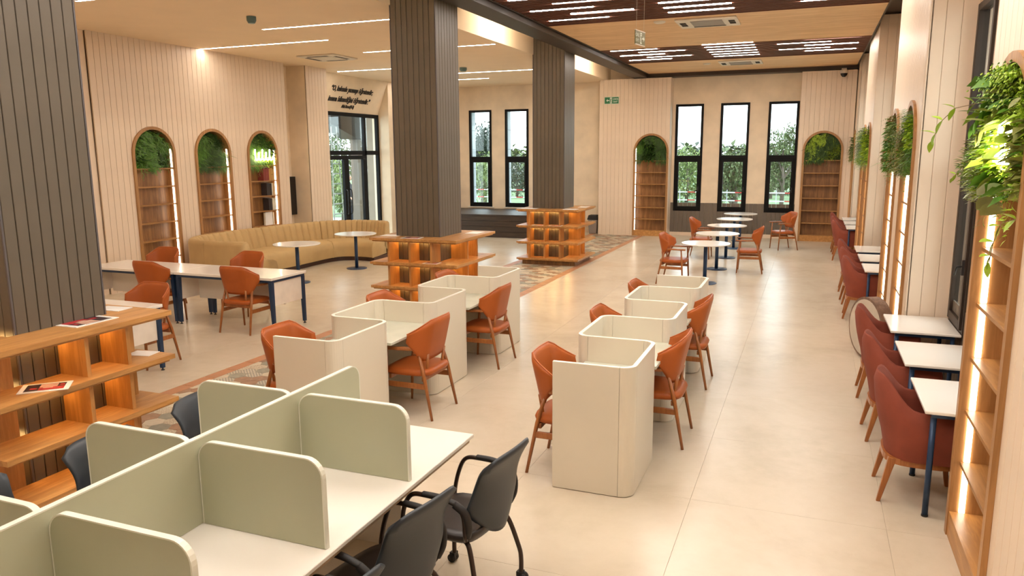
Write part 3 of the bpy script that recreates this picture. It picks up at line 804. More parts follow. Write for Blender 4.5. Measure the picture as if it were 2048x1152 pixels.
orange(-8.76, 8.15, 90, 'orange leather chair seen from behind at the long white table, nearer the bookcases', G3)
orange(-8.02, 9.12, -92, 'orange leather chair across the long white table, in front of the sofa end', G3)
orange(-9.72, 9.12, -88, 'orange leather chair across the long white table, in front of a bookcase', G3)
orange(-7.14, 6.40, -90, 'orange leather chair facing the camera, tucked under the table behind the nearest shelving', G3)

# ================================================================ terracotta tub chairs (face local +x)
def tub_chair(label, loc, rz, group):
    c = thing('tub_chair', label, 'chair', loc, rz, group)
    def plan(t, grow):                 # t -1..1 along the U from one arm front to the other
        a = t * PI * .5; e = .75
        if abs(t) > .52:
            s = math.copysign(1, t); k = (abs(t) - .52) / .48; x = -.02 + .27 * k; y = s * (.295 + grow - .012 * k)
        else:
            a = t / .52 * PI / 2; x = -.02 - (.235 + grow) * math.cos(a) ** .8; y = (.295 + grow) * math.copysign(abs(math.sin(a)) ** .85, a)
        return x, y
    def ztop(t):
        k = abs(t)
        if k < .14: return .895 - .3 * k * k
        s = min(1, (k - .14) / .36); s = s * s * (3 - 2 * s)
        return .889 - .205 * s - (.015 * max(0, (k - .5) / .5))
    nu, nv = 40, 8; vs = []
    for side in (0, 1):
        for j in range(nv + 1):
            for i in range(nu + 1):
                t = -1 + 2 * i / nu; v = j / nv; zt = ztop(t); z = .325 + (zt - .325) * v
                lean = -.075 * max(0, (z - .45)) / .45 * (1 - min(1, abs(t) / .6))
                bulge = .035 * math.sin(v * PI) * (1 if side == 0 else -.3)
                thick = 0 if side == 0 else -(.060 - .02 * v)
                rim = -.018 if (side == 0 and j == nv) else (.012 if (side == 1 and j == nv) else 0)
                x, y = plan(t, bulge * .5 + thick + rim - .03 * (1 - v) ** 2)
                vs.append((x + lean, y, z - (.016 if j == nv else 0)))
    w = nu + 1; L = w * (nv + 1)
    fs = [(j * w + i, (j + 1) * w + i, (j + 1) * w + i + 1, j * w + i + 1) for j in range(nv) for i in range(nu)]
    fs += [(L + j * w + i, L + j * w + i + 1, L + (j + 1) * w + i + 1, L + (j + 1) * w + i) for j in range(nv) for i in range(nu)]
    # rolled rim between the two skins
    rim = []
    for i in range(nu + 1):
        a = Vector(vs[nv * w + i]); b = Vector(vs[L + nv * w + i]); rim.append((a + b) / 2 + Vector((0, 0, .016)))
    vs += rim; R0 = 2 * L
    fs += [(nv * w + i, R0 + i, R0 + i + 1, nv * w + i + 1) for i in range(nu)] + [(R0 + i, L + nv * w + i, L + nv * w + i + 1, R0 + i + 1) for i in range(nu)]
    for i in (0, nu):
        col = [j * w + i for j in range(nv + 1)] + [R0 + i] + [L + j * w + i for j in range(nv, -1, -1)]
        fs.append(tuple(col if i else reversed(col)))
    MB().add(vs, fs, 0, True).build('shell', 'felt_terracotta', c, weld=True)
    s = MB(); n = 28
    for z0, z1 in ((.34, .475),):
        prof = []
        for r, z in ((.96, z0), (1.0, z0 + .03), (1.0, z1 - .03), (.95, z1 - .006), (.8, z1)):
            for j in range(n):
                t = 2 * PI * j / n; cx, sy = math.cos(t), math.sin(t)
                prof.append((.02 + .235 * r * math.copysign(abs(cx) ** .6, cx), .225 * r * math.copysign(abs(sy) ** .6, sy), z))
        s.add(prof, [(i * n + j, i * n + (j + 1) % n, (i + 1) * n + (j + 1) % n, (i + 1) * n + j) for i in range(4) for j in range(n)] + [tuple(4 * n + j for j in range(n)), tuple(range(n - 1, -1, -1))], 0, True)
    s.build('seat', 'felt_terracotta', c)
    a = MB(); n = 28; vs = []
    for z in (.285, .328):
        for j in range(n):
            t = 2 * PI * j / n; cx, sy = math.cos(t), math.sin(t)
            vs.append((.005 + .245 * math.copysign(abs(cx) ** .62, cx), .250 * math.copysign(abs(sy) ** .62, sy), z))
    a.add(vs, [(j, (j + 1) % n, n + (j + 1) % n, n + j) for j in range(n)] + [tuple(range(n - 1, -1, -1)), tuple(range(n, 2 * n))]); a.build('apron', 'chair_wood', c)
    for sx, sy in ((-1, -1), (-1, 1), (1, -1), (1, 1)):
        MB().taper((sx * (.225 if sx > 0 else .255), sy * .215, 0), (sx * .185, sy * .195, .325), (.013, .015), (.026, .026)).build('leg', 'chair_wood', c, bevel=.005, seg=2)
    return c
# small wall tables
def wall_table(label, loc, group):
    t = thing('wall_table', label, 'table', loc, 0, group)
    MB().box(-.29, -.40, .722, .29, .40, .744).build('tabletop', 'white_top', t, bevel=.006, seg=2)
    f = MB(); f.box(-.245, -.36, .69, -.215, .36, .72).box(.215, -.36, .69, .245, .36, .72).box(-.215, -.36, .69, .215, -.33, .72).box(-.215, .33, .69, .215, .36, .72); f.build('frame', 'navy_metal', t)
    for sx in (-1, 1):
        for sy in (-1, 1):
            l = MB().tube([(sx * .23, sy * .345, .012), (sx * .23, sy * .345, .69)], .019, 14).build('leg', 'navy_metal', t)
            MB().lathe([(.021, 0), (.021, .014)], 10, (sx * .23, sy * .345)).build('foot', 'black_rubber', l)
    return t
TY = (5.70, 6.88, 8.08, 11.92, 13.05, 14.22, 18.28, 19.40, 20.50)
TN = ('nearest small white wall table, in front of the large bookcase', 'small white wall table between the two others of the nearest bay', 'small white wall table under the nearest window handle, farthest of the near bay',
      'small white wall table of the second bay, nearest to the leaning wooden disc', 'middle small white wall table of the second bay', 'farthest small white wall table of the second bay',
      'small white wall table of the last bay, nearest', 'middle small white wall table of the last bay', 'last small white wall table before the far corner bookcase')
CN = ('nearest terracotta tub chair, tucked under the closest wall table', 'second terracotta tub chair of the nearest bay', 'third terracotta tub chair of the nearest bay, in front of the leaning wooden disc',
      'nearest terracotta tub chair of the second bay', 'middle terracotta tub chair of the second bay', 'farthest terracotta tub chair of the second bay',
      'nearest terracotta tub chair of the last bay', 'middle terracotta tub chair of the last bay', 'last terracotta tub chair in front of the far corner bookcase')
tt = tc = None
for y, a, b in zip(TY, TN, CN):
    if tt is None:
        tt = wall_table(a, (1.062, y, 0), 'small white tables along the window wall'); tc = tub_chair(b, (.815, y + .01, 0), 0, 'terracotta tub chairs along the window wall')
    else:
        dup(tt, (1.062, y, 0), 0, a); dup(tc, (.80 + .01 * math.sin(y * 5), y + .01, 0), .04 * math.sin(y * 3), b)
# unidentified round object behind the third tub chair, built as an upright disc
r = thing('wooden_disc', 'upright round brown disc with pale face leaning behind the third tub chair', 'disc', (.745, 9.50, .33), 0)
m = MB(); n = 36
for x0, x1, R, mt in ((-.07, .07, .36, 1), (-.076, -.07, .33, 0), (.07, .076, .33, 0)):
    rg = [(x0, R * math.cos(2 * PI * j / n), R * math.sin(2 * PI * j / n) * 1.0) for j in range(n)]
    m2 = [(x1, p[1], p[2]) for p in rg]
    m.add(rg + m2, [(j, (j + 1) % n, n + (j + 1) % n, n + j) for j in range(n)] + [tuple(range(n)), tuple(range(2 * n - 1, n - 1, -1))], mt)
m.v = [(x, y, z + .04) for x, y, z in m.v]
m.build('body', ['disc_face', 'disc_wood'], r, rz=.45, bevel=.008, seg=1)

# ================================================================ round pedestal tables
def round_table(label, loc, group):
    t = thing('round_table', label, 'table', loc, 0, group)
    MB().lathe([(.425, .728), (.438, .734), (.44, .742), (.434, .75)], 48).build('tabletop', 'white_top', t)
    MB().tube([(0, 0, .015), (0, 0, .728)], .035, 20).build('pedestal', 'navy_metal', t)
    MB().lathe([(.215, 0), (.218, .006), (.21, .014), (.05, .022)], 40).build('base', 'navy_metal', t)
    return t
rt = round_table('round white pedestal table, nearest of the five in the far row', (-1.74, 14.15, 0), 'far row of round tables')
for y, l in ((15.97, 'second round white pedestal table of the far row'), (17.80, 'third round white pedestal table of the far row'), (19.62, 'fourth round white pedestal table of the far row'), (21.35, 'round white pedestal table nearest the dark wainscot')):
    dup(rt, (-1.735, y, 0), 0, l)
dup(rt, (-8.98, 11.68, 0), 0, 'round white pedestal table in front of the sofa, nearer the long table', 'round tables in front of the sofa')
dup(rt, (-8.93, 13.60, 0), 0, 'round white pedestal table in the curve of the sofa by the entrance', 'round tables in front of the sofa')

# ================================================================ long white tables with navy frames
def long_table(label, x0, x1, y0, y1):
    t = thing('work_table', label, 'table', ((x0 + x1) / 2, (y0 + y1) / 2, 0), 0, 'long white tables with navy frames'); a, b = (x1 - x0) / 2, (y1 - y0) / 2
    MB().box(-a, -b, .725, a, b, .76).build('tabletop', 'white_top', t, bevel=.003, seg=1)
    f = MB().box(-a + .02, -b + .02, .69, a - .02, -b + .06, .725).box(-a + .02, b - .06, .69, a - .02, b - .02, .725).box(-a + .02, -b + .06, .69, -a + .06, b - .06, .725).box(a - .06, -b + .06, .69, a - .02, b - .06, .725)
    f.build('frame', 'navy_metal', t)
    for sx in (-1, 1):
        for sy in (-1, 1):
            l = MB().taper((sx * (a - .035), sy * (b - .045), .03), (sx * (a - .045), sy * (b - .045), .69), (.020, .020), (.026, .028)).build('leg', 'navy_metal', t)
            MB().lathe([(.02, 0), (.02, .008), (.008, .012), (.008, .03)], 10, (sx * (a - .035), sy * (b - .045))).build('foot', 'black_rubber', l)
        MB().box(sx * (a - .045) - .006, -b + .075, .36, sx * (a - .045) + .006, b - .075, .69).build('side_panel', 'white_metal', t)
    MB().box(-a + .09, -.006, .33, a - .09, .006, .69).build('modesty_panel', 'perforated_white', t)
    return t
long_table('long white table with navy legs beside the round sofa table', -8.41, -6.69, 8.12, 8.88)
long_table('long white table with navy legs in front of the first arched bookcase', -10.14, -8.42, 8.12, 8.88)
long_table('white table with navy legs mostly hidden behind the nearest column shelving', -8.42, -6.70, 5.52, 6.28)

# ================================================================ zigzag study carrels
def carrel(label, xl, xr, y0, pitch, xfree):
    """panels run across at y0, y0+pitch ...; cells close alternately on the window side and on the column side"""
    c = thing('study_carrel', label, 'carrel', (0, 0, 0), 0, 'zigzag study carrel rows'); H, t, r = .95, .03, .10
    def panel(x0, y0_, x1, y1_):
        p = MB().box(x0, y0_, .006, x1, y1_, H - .004).build('panel', 'carrel_cream', c)
        MB().box(x0, y0_, H - .004, x1, y1_, H).build('edge_band', 'carrel_edge', p)
    def corner(cx, cy, a0):
        N = 8; o = [(cx + (r + 0) * math.cos(a0 + k * HP / N), cy + r * math.sin(a0 + k * HP / N)) for k in range(N + 1)]
        i = [(cx + (r - t) * math.cos(a0 + k * HP / N), cy + (r - t) * math.sin(a0 + k * HP / N)) for k in range(N, -1, -1)]
        m = MB(); poly = o + i
        for nm, z0, z1, mt in (('corner_panel', .006, H - .004, 'carrel_cream'), ('edge_band', H - .004, H, 'carrel_edge')):
            q = MB(); k = len(poly)
            n = N + 1
            vs = [(*p, z0) for p in poly] + [(*p, z1) for p in poly]
            fs = [(a, a + 1, k + a + 1, k + a) for a in range(k - 1)] + [(k - 1, 0, k, 2 * k - 1)]
            for a in range(N): fs += [(a, k - 1 - a, k - 2 - a, a + 1), (k + a, k + a + 1, 2 * k - 2 - a, 2 * k - 1 - a)]
            q.add(vs, fs); ob = q.build(nm, mt, c)
            if nm == 'corner_panel': base = ob
            else: ob.parent = base
    g = .0022
    ys = [y0 + pitch * k for k in range(6)]
    for k in range(6):
        x0 = xl + r + g if k > 0 else xfree; x1 = xr - r - g
        # which ends are rounded: cell k-1 (before) and cell k (after); even cells close at xr, odd at xl
        end_r = True; 
        a = (xl + r + g) if k > 0 else xfree
        b = xr - r - g
        if k == 0: panel(xfree, ys[0], xr - r - g, ys[0] + t)
        elif k == 5: panel(xl + .04, ys[5] - t, xr - r - g, ys[5])
        else: panel(xl + r + g, ys[k] - t / 2, xr - r - g, ys[k] + t / 2)
    for k in range(5):
        ya, yb = ys[k], ys[k + 1]
        lo = ya if k == 0 else ya - t / 2; hi = yb + t / 2 if k < 4 else yb
        if k % 2 == 0:
            panel(xr - t, lo + r + g, xr, hi - r - g); corner(xr - r, lo + r, -HP); corner(xr - r, hi - r, 0)
        else:
            panel(xl, lo + r + g, xl + t, hi - r - g); corner(xl + r, lo + r, PI); corner(xl + r, hi - r, HP)
        da = ya + (t if k == 0 else t / 2) + .002; db = yb - t / 2 - .002 - (t / 2 if k == 4 else 0)
        if k % 2 == 0: MB().box(xfree + .01 if k == 0 else xl + .005, da, .715, xr - t - .002, db, .74).build('desktop', 'carrel_desk', c, bevel=.002, seg=1)
        else: MB().box(xl + t + .002, da, .715, xr - .005, db, .74).build('desktop', 'carrel_desk', c, bevel=.002, seg=1)
    pl = MB()
    return c
carrel('zigzag row of cream study carrels in the middle of the room, nearer the window wall', -1.70, -1.045, 4.90, .818, -1.63)
carrel('zigzag row of cream study carrels nearer the column shelving, behind the sage partitions', -4.05, -3.40, 4.83, .828, -4.00)

# ================================================================ partitioned desk in the foreground
d = thing('partitioned_desk', 'large white shared desk with sage green partitions at the bottom of the view', 'desk', (-2.50, 2.4, 0), 0)
yb = 3.895 - 2.4
def rounded(u0, u1, z0, z1, r, ends=(1, 1)):
    N = 7; p = [(u0, z0), (u1, z0)]
    p += [(u1 - r + r * math.cos(k * HP / N), z1 - r + r * math.sin(k * HP / N)) for k in range(N + 1)] if ends[1] else [(u1, z1)]
    p += [(u0 + r - r * math.sin(k * HP / N), z1 - r + r * math.cos(k * HP / N)) for k in range(N + 1)] if ends[0] else [(u0, z1)]
    return p
def rail(u0, u1, z1, r, t, axis, at, parent):
    N = 10; pts = [(u0, z1 - r - .2)] ; q = []
    prof = rounded(u0 - .0006, u1 + .0006, 0, z1, r)[2:]
    m = MB(); pr = [(a, b) for a, b in prof]; e = .006
    inner = [(a, b) for a, b in rounded(u0 + e, u1 - e, 0, z1 - e, r - e)[2:]]
    k = len(pr)
    for i in range(k - 1):
        m.prism([inner[i], pr[i], pr[i + 1], inner[i + 1]], at - t / 2 - .0006, at + t / 2 + .0006, axis)
    for (a0, a1) in ((u0 - .0006, u0 + e), (u1 - e, u1 + .0006)):
        m.prism([(a0, .752), (a1, .752), (a1, z1 - r), (a0, z1 - r)], at - t / 2 - .0006, at + t / 2 + .0006, axis)
    return m.build('edge_band', 'sage_edge', parent)
for s in (-1, 1):
    for k in range(4):
        y1 = 3.895 - 2.4 - k * .72 if k else 3.895 - 2.4
    MB().box(.0015 if s > 0 else -.71, -1.52, .728, .71 if s > 0 else -.0015, yb, .75).build('worktop', 'desk_white', d, bevel=.003, seg=1)
    MB().box(.03 if s > 0 else -.69, -1.50, .70, .69 if s > 0 else -.03, yb - .02, .7275).build('under_board', 'desk_under', d)
sp = MB().prism(rounded(-1.50, 3.765 - 2.4, .752, 1.152, .085), -.013, .013, 'x').build('spine_partition', 'sage', d)
rail(-1.50, 3.765 - 2.4, 1.154, .085, .026, 'x', 0, sp)
for y in (3.18, 2.462, 1.742, 1.02):
    for s in (-1, 1):
        a, b = (.016, .678) if s > 0 else (-.678, -.016)
        p = MB().prism(rounded(a, b, .752, 1.148, .085)[::-1], y - 2.4 - .0125, y - 2.4 + .0125, 'y').build('partition', 'sage', d)
        rail(a, b, 1.150, .085, .025, 'y', y - 2.4, p)
for y in (3.76, 2.46, 1.05):
    MB().box(-.28, y - 2.4 - .012, 0, .28, y - 2.4 + .012, .70).build('leg_panel', 'desk_white', d)
MB().box(-.012, -1.45, .25, .012, yb - .15, .70).build('modesty_panel', 'desk_white', d)

# ================================================================ grey meeting chairs on castors (face local +x)
def castor_chair(label, loc, rz, group):
    c = thing('castor_chair', label, 'chair', loc, rz, group)
    nu, nv = 20, 14; vs = []
    def P(u, v):
        z = .44 + .465 * v
        w = .15 + .09 * math.sin(min(1, v / .38) * PI / 2) - .022 * math.sin(min(1, max(0, (v - .38) / .55)) * PI)
        zt = z - .02 * abs(u) ** 3 * v ** 6 + .12 * u * u * (1 - v) ** 3
        x = -.240 - .02 * v ** 1.5 - .065 * v ** 4.5 + .095 * abs(u) ** 2 * (1 - .68 * v)
        if v > .9:
            w -= .05 * ((v - .9) / .1) ** 2
        return Vector((x, w * math.sin(u * 1.3) / math.sin(1.3), zt))
    for side in (0, 1):
        for j in range(nv + 1):
            for i in range(nu + 1):
                u = -1 + 2 * i / nu; v = j / nv; p = P(u, v)
                du = P(min(u + .05, 1), v) - P(max(u - .05, -1), v); dv = P(u, min(v + .03, 1)) - P(u, max(v - .03, 0)); nn = du.cross(dv).normalized()
                if nn.x > 0: nn = -nn
                e = (1 - .5 * abs(u) ** 8) * (1 - .5 * abs(2 * v - 1) ** 12); th = .011 + .006 * v ** 3
                vs.append(p + nn * (th * e if side == 0 else -th * e))
    w = nu + 1; L = w * (nv + 1)
    fs = [(j * w + i, j * w + i + 1, (j + 1) * w + i + 1, (j + 1) * w + i) for j in range(nv) for i in range(nu)]
    fs += [(L + j * w + i, L + (j + 1) * w + i, L + (j + 1) * w + i + 1, L + j * w + i + 1) for j in range(nv) for i in range(nu)]
    edge = list(range(nu + 1)) + [j * w + nu for j in range(1, nv + 1)] + [nv * w + i for i in range(nu - 1, -1, -1)] + [j * w for j in range(nv - 1, 0, -1)]
    fs += [(edge[k], L + edge[k], L + edge[(k + 1) % len(edge)], edge[(k + 1) % len(edge)]) for k in range(len(edge))]
    MB().add(vs, fs, 0, True).build('backrest', 'grey_plastic', c, weld=True)
    s = MB(); n = 32; ring = []
    pr = ((.55, .400), (.88, .415), (1.0, .445), (1.0, .462), (.94, .474), (.7, .470), (.3, .464))
    for r, z in pr:
        for j in range(n):
            t = 2 * PI * j / n; cx, sy = math.cos(t), math.sin(t)
            x = .01 + .235 * r * math.copysign(abs(cx) ** .6, cx); y = .232 * r * math.copysign(abs(sy) ** .6, sy)
            zz = z - .035 * max(0, (x - .12) / .12) ** 2 + (.05 * max(0, (-x - .12) / .1) ** 2)
            ring.append((x, y, zz))
    s.add(ring, [(i * n + j, i * n + (j + 1) % n, (i + 1) * n + (j + 1) % n, (i + 1) * n + j) for i in range(len(pr) - 1) for j in range(n)] + [tuple(range(n - 1, -1, -1)), tuple((len(pr) - 1) * n + j for j in range(n))], 0, True)
    s.build('seat', 'seat_black', c)
    def smooth(pts, k=6):
        pts = [Vector(p) for p in pts]; out = []
        for i in range(len(pts) - 1):
            p0, p1, p2, p3 = pts[max(i - 1, 0)], pts[i], pts[i + 1], pts[min(i + 2, len(pts) - 1)]
            for q in range(k):
                t = q / k; out.append(.5 * ((2 * p1) + (-p0 + p2) * t + (2 * p0 - 5 * p1 + 4 * p2 - p3) * t * t + (-p0 + 3 * p1 - 3 * p2 + p3) * t ** 3))
        return out + [pts[-1]]
    for sd in (-1, 1):
        y = sd * .268
        MB().tube(smooth([(-.14, sd * .20, .44), (-.165, sd * .245, .50), (-.165, sd * .262, .61), (-.11, y, .668), (.06, y, .675), (.15, y, .655), (.20, y, .56), (.215, y - sd * .02, .44), (.17, sd * .21, .415)]), .0125, 10).build('armrest', 'tube_brown', c)
        MB().tube(smooth([(-.13, y, .668), (-.03, y, .685), (.07, y, .682)]), [.018] * 13, 10, ry=.013).build('arm_pad', 'black_rubber', c)
        MB().tube(smooth([(-.165, sd * .225, .48), (-.185, sd * .245, .54), (-.175, sd * .258, .62), (-.12, y, .665)]), .021, 10, ry=.017).build('arm_bracket', 'black_rubber', c)
        for fx in (-1, 1):
            l = MB().tube(smooth([(fx * .10, sd * .16, .415), (fx * .16, sd * .20, .40), (fx * .215, sd * .235, .22), (fx * .225, sd * .245, .14), (fx * .225, sd * .245, .055)]), .0135, 10).build('leg', 'tube_brown', c)
            w_ = MB()
            for o_ in (-.014, .014):
                rg = [(fx * .235 + .026 * math.cos(2 * PI * j / 16), sd * .245 + o_ - .009, .026 + .026 * math.sin(2 * PI * j / 16)) for j in range(16)]
                w_.add(rg + [(p[0], p[1] + .018, p[2]) for p in rg], [(j, (j + 1) % 16, 16 + (j + 1) % 16, 16 + j) for j in range(16)] + [tuple(range(15, -1, -1)), tuple(range(16, 32))], 0, True)
            w_.box(fx * .225 - .012, sd * .245 - .02, .035, fx * .225 + .022, sd * .245 + .02, .062); w_.build('castor', 'black_rubber', l)
    return c
G4 = 'grey castor chairs around the partitioned desk'
cc = castor_chair('grey shell chair with black arms and castors, fully visible at the desk corner', (-1.66, 3.46, 0), math.radians(173), G4)
dup(cc, (-1.78, 2.80, 0), math.radians(170), 'grey shell chair partly under the white desk, behind the fully visible one')
dup(cc, (-1.74, 2.09, 0), math.radians(171), 'grey shell chair of which only the back tip shows at the bottom of the view')
dup(cc, (-3.27, 3.55, 0), .02, 'grey shell chair beside the hexagon tiles, farthest along the sage partitions')
dup(cc, (-3.25, 2.80, 0), -.03, 'grey shell chair between the nearest shelving and the second sage partition')
dup(cc, (-3.34, 2.10, 0), 0, 'grey shell chair barely visible at the left edge beside the lowest partition')
# ================================================================ curved channel-tufted sofa
def spline(pts, n):
    pts = [Vector((*p, 0)) for p in pts]; out = []
    ext = [2 * pts[0] - pts[1]] + pts + [2 * pts[-1] - pts[-2]]
    seg = len(pts) - 1
    for q in range(n + 1):
        s = q / n * seg; i = min(int(s), seg - 1); t = s - i; p0, p1, p2, p3 = ext[i:i + 4]
        out.append(.5 * ((2 * p1) + (-p0 + p2) * t + (2 * p0 - 5 * p1 + 4 * p2 - p3) * t * t + (-p0 + 3 * p1 - 3 * p2 + p3) * t ** 3))
    return out
sofa = thing('banquette_sofa', 'long curved tan sofa with channel tufted back and dark plinth beside the bookcases', 'sofa', (0, 0, 0))
NB = 480
Bk = spline([(-9.42, 10.72), (-10.10, 10.66), (-10.80, 10.86), (-11.14, 11.35), (-11.22, 12.1), (-11.16, 12.9), (-11.06, 13.7), (-10.92, 14.45), (-10.62, 15.10), (-10.10, 15.45), (-9.60, 15.52), (-9.18, 15.42)], NB)
Fr = spline([(-9.38, 11.62), (-9.60, 11.60), (-9.80, 11.68), (-9.93, 11.95), (-9.97, 12.35), (-9.97, 12.9), (-9.98, 13.5), (-9.99, 14.05), (-9.93, 14.40), (-9.75, 14.56), (-9.45, 14.60), (-9.12, 14.54)], NB)
cuts = [0, 132, 231, 330, NB]
def tuft(i):      # depth of the channels
    ph = i % 11; ph = min(ph, 11 - ph); return (.030, .008, .002, 0, 0, 0)[ph]
def frame_at(i):
    a, b = Bk[i], Fr[i]; d = b - a; return a, d.normalized(), d.length
for s in range(4):
    i0, i1 = cuts[s], cuts[s + 1]
    prof_b = [(0.0, .09), (0.0, .78), (.02, .835), (.07, .862), (.13, .855), (.175, .81), (.21, .70), (.245, .56), (.27, .45), (.27, .30)]
    prof_s = [(.20, .12), (.20, .43), (.30, .455), ('m', .465), ('e', .45), ('f', .40), ('g', .30), ('g', .10), ]
    for nm, prof in (('backrest', prof_b), ('seat_cushion', prof_s)):
        vs = []; k = len(prof); idx = list(range(i0, i1 + 1))
        for q, i in enumerate(idx):
            a, dd, D = frame_at(i)
            edge = min(q, len(idx) - 1 - q); pinch = .010 * max(0, 1 - edge / 2)
            for n_, (u, z) in enumerate(prof):
                if u == 'm': u = D * .6
                elif u == 'e': u = D - .12
                elif u == 'f': u = D - .03
                elif u == 'g': u = D
                if nm == 'backrest' and 3 <= n_ <= 8: u = u - tuft(i) * (1.3 if n_ > 4 else .5); z = z - (tuft(i) * .5 if n_ == 3 else 0)
                if nm == 'seat_cushion' and n_ > 1: z -= pinch; u -= pinch if n_ > 4 else 0
                p = a + dd * u; vs.append((p.x, p.y, z - (pinch if nm == 'backrest' and n_ in (2, 3, 4) else 0)))
        fs = [(q * k + j, q * k + j + 1, (q + 1) * k + j + 1, (q + 1) * k + j) for q in range(len(idx) - 1) for j in range(k - 1)]
        fs += [tuple(range(k)), tuple((len(idx) - 1) * k + j for j in range(k - 1, -1, -1))]
        MB().add(vs, fs, 0, True).build(nm, 'sofa_fabric', sofa, weld=True, bevel=.012 if nm == 'x' else 0)
vs = []
for i in range(0, NB + 1, 8):
    a, dd, D = frame_at(i)
    for u, z in ((.08, 0), (.08, .10), (D - .07, .10), (D - .07, 0)): p = a + dd * u; vs.append((p.x, p.y, z))
m = len(vs) // 4
MB().add(vs, [(q * 4 + j, q * 4 + j + 1, q * 4 + 5 + j, q * 4 + 4 + j) for q in range(m - 1) for j in range(3)] + [(0, 1, 2, 3), tuple(4 * m - 1 - j for j in range(4))]).build('plinth', 'sofa_plinth', sofa, weld=True)
# upholstered wing at the near end
wg = MB(); a0 = Bk[0]
wv = []
for px, py, r in ((-10.35, 10.72, 0), (-9.42, 10.72, 0)): pass
N = 12
prof = [(0, .09), (0, .80), (.03, .845), (.09, .862), (.15, .845), (.18, .80), (.18, .09)]
for q in range(N + 1):
    t = q / N; x = -10.30 + .90 * t; drop = .0 - .02 * t
    for u, z in prof: wv.append((x, 10.685 - .02 * (1 - t) * 0 + u, z + (drop if z > .5 else 0)))
k = len(prof)
wg.add(wv, [(q * k + j, (q + 1) * k + j, (q + 1) * k + j + 1, q * k + j + 1) for q in range(N) for j in range(k - 1)] + [tuple(range(k)), tuple(N * k + j for j in range(k - 1, -1, -1))], 0, True)
wg.build('armrest', 'sofa_fabric', sofa, weld=True)

# ================================================================ low dark plank bench under the far pair of windows
b = thing('window_bench', 'low deep bench of dark planks under the pair of far windows', 'bench', (0, 0, 0))
MB().box(-11.62, 20.03, .632, -7.25, 22.27, .662).build('top_board', 'beam_brown', b)
MB().box(-11.60, 20.08, 0, -7.28, 22.26, .63).build('carcass', 'brown_core', b)
for k in range(4): MB().box(-11.61, 20.05, .01 + k * .156, -7.26, 20.08, .01 + k * .156 + .150).build('plank', 'dark_plank', b)
for k in range(4): MB().box(-7.28, 20.09, .01 + k * .156, -7.25, 22.26, .01 + k * .156 + .150).build('plank', 'dark_plank', b)

# ================================================================ ceiling light lines
def light_line(label, x0, x1, y, z, w=.045, group='light lines in the white ceiling'):
    o = thing('light_line', label, 'ceiling light', ((x0 + x1) / 2, y, z), 0, group); a = (x1 - x0) / 2
    MB().box(-a, -w / 2 - .005, -.003, a, -w / 2, .02).box(-a, w / 2, -.003, a, w / 2 + .005, .02).box(-a - .01, -w / 2 - .005, -.003, -a, w / 2 + .005, .02).box(a, -w / 2 - .005, -.003, a + .01, w / 2 + .005, .02).build('profile', 'ac_white', o)
    MB().box(-a, -w / 2, -.0025, a, w / 2, .018).build('diffuser', 'tube_light', o)
    return o
LL = [(-9.38, -6.45, 7.80, 'light line at the top edge beside the nearest column'), (-8.66, -5.75, 10.70, 'long light line ending behind the middle column, with the ceiling sensor beside it'),
      (-11.34, -8.37, 12.12, 'long light line touching the top of the panelled wall'), (-8.72, -5.79, 13.86, 'light line on both sides of the middle column, beyond the air vent'),
      (-11.30, -8.35, 16.72, 'light line just above the wall quotation'), (-9.50, -6.58, 18.35, 'light line between the middle and farthest columns'), (-11.40, -8.52, 19.92, 'last short visible light line near the far windows'),
      (-11.34, -8.37, 5.0, 'unseen fill light line over the hidden part of the hall'), (-8.66, -5.75, 2.4, 'unseen fill light line above the hall entrance end'), (-11.34, -8.37, -.3, 'unseen fill light line over the rear left of the hall'), (-8.66, -5.75, -2.8, 'unseen fill light line at the rear of the hall')]  # these four lines are out of view, added as extra fill
for x0, x1, y, l in LL: light_line(l, x0, x1, y, ZL)
# short tubes between the brown slats
def tube(x0, x1, y, label, grp):
    a = (x1 - x0) / 2
    o = thing('ceiling_tube', label, 'ceiling light', ((x0 + x1) / 2, y, ZR), 0, grp)
    MB().box(-a, -.028, .012, a, .028, .05).build('housing', 'ac_white', o)
    MB().box(-a + .002, -.025, -.003, a - .002, .025, .012).build('diffuser', 'tube_light', o)
GA = 'light tubes in the near brown slat field'; GB = 'light tubes in the far brown slat field'; GC = 'light tubes in slat fields over the rear of the hall'
ordn = ['first', 'second', 'third', 'fourth', 'fifth', 'sixth']
for y0, where, grp in ((12.55, 'near', GA), (18.58, 'far', GB), (6.4, 'overhead', GC), (2.8, 'rearmost', GC)):  # rearmost tubes lie out of view, added to brighten the foreground
    far = where == 'far'
    for k in range(5):
        st = (.0 if k % 2 == 0 else .52); y = y0 - k * .465
        tube(-4.25 + st, -3.23 + st, y, '%s light tube from the far edge, beam side group of the %s slat field' % (ordn[k], where), grp)
        st2 = (.52 if k % 2 == 0 else 0)
        tube(-.82 + st2, .21 + st2, y - .12, '%s light tube from the far edge, window side group of the %s slat field' % (ordn[k], where), grp)
    for k in range(6):
        tube(-2.27, -1.26, y0 + .04 - k * .42, '%s light tube from the far edge, aligned middle group of the %s slat field' % (ordn[k], where), grp)
# lamps hidden in the cove beside the beam
for k, y in enumerate((-2, 1.2, 7.4, 13.4, 19.4)):
    o = thing('cove_lamp', 'short lamp hidden in the cove behind the beam, number %s from the entrance' % ordn[k], 'lamp', (-4.93, y, 4.64), 0, 'lamps hidden in the ceiling cove')
    MB().box(0, -.5, -.03, .025, .5, .03).build('housing', 'ac_white', o); MB().box(-.012, -.48, -.02, 0, .48, .02).build('diffuser', 'cove_light', o)

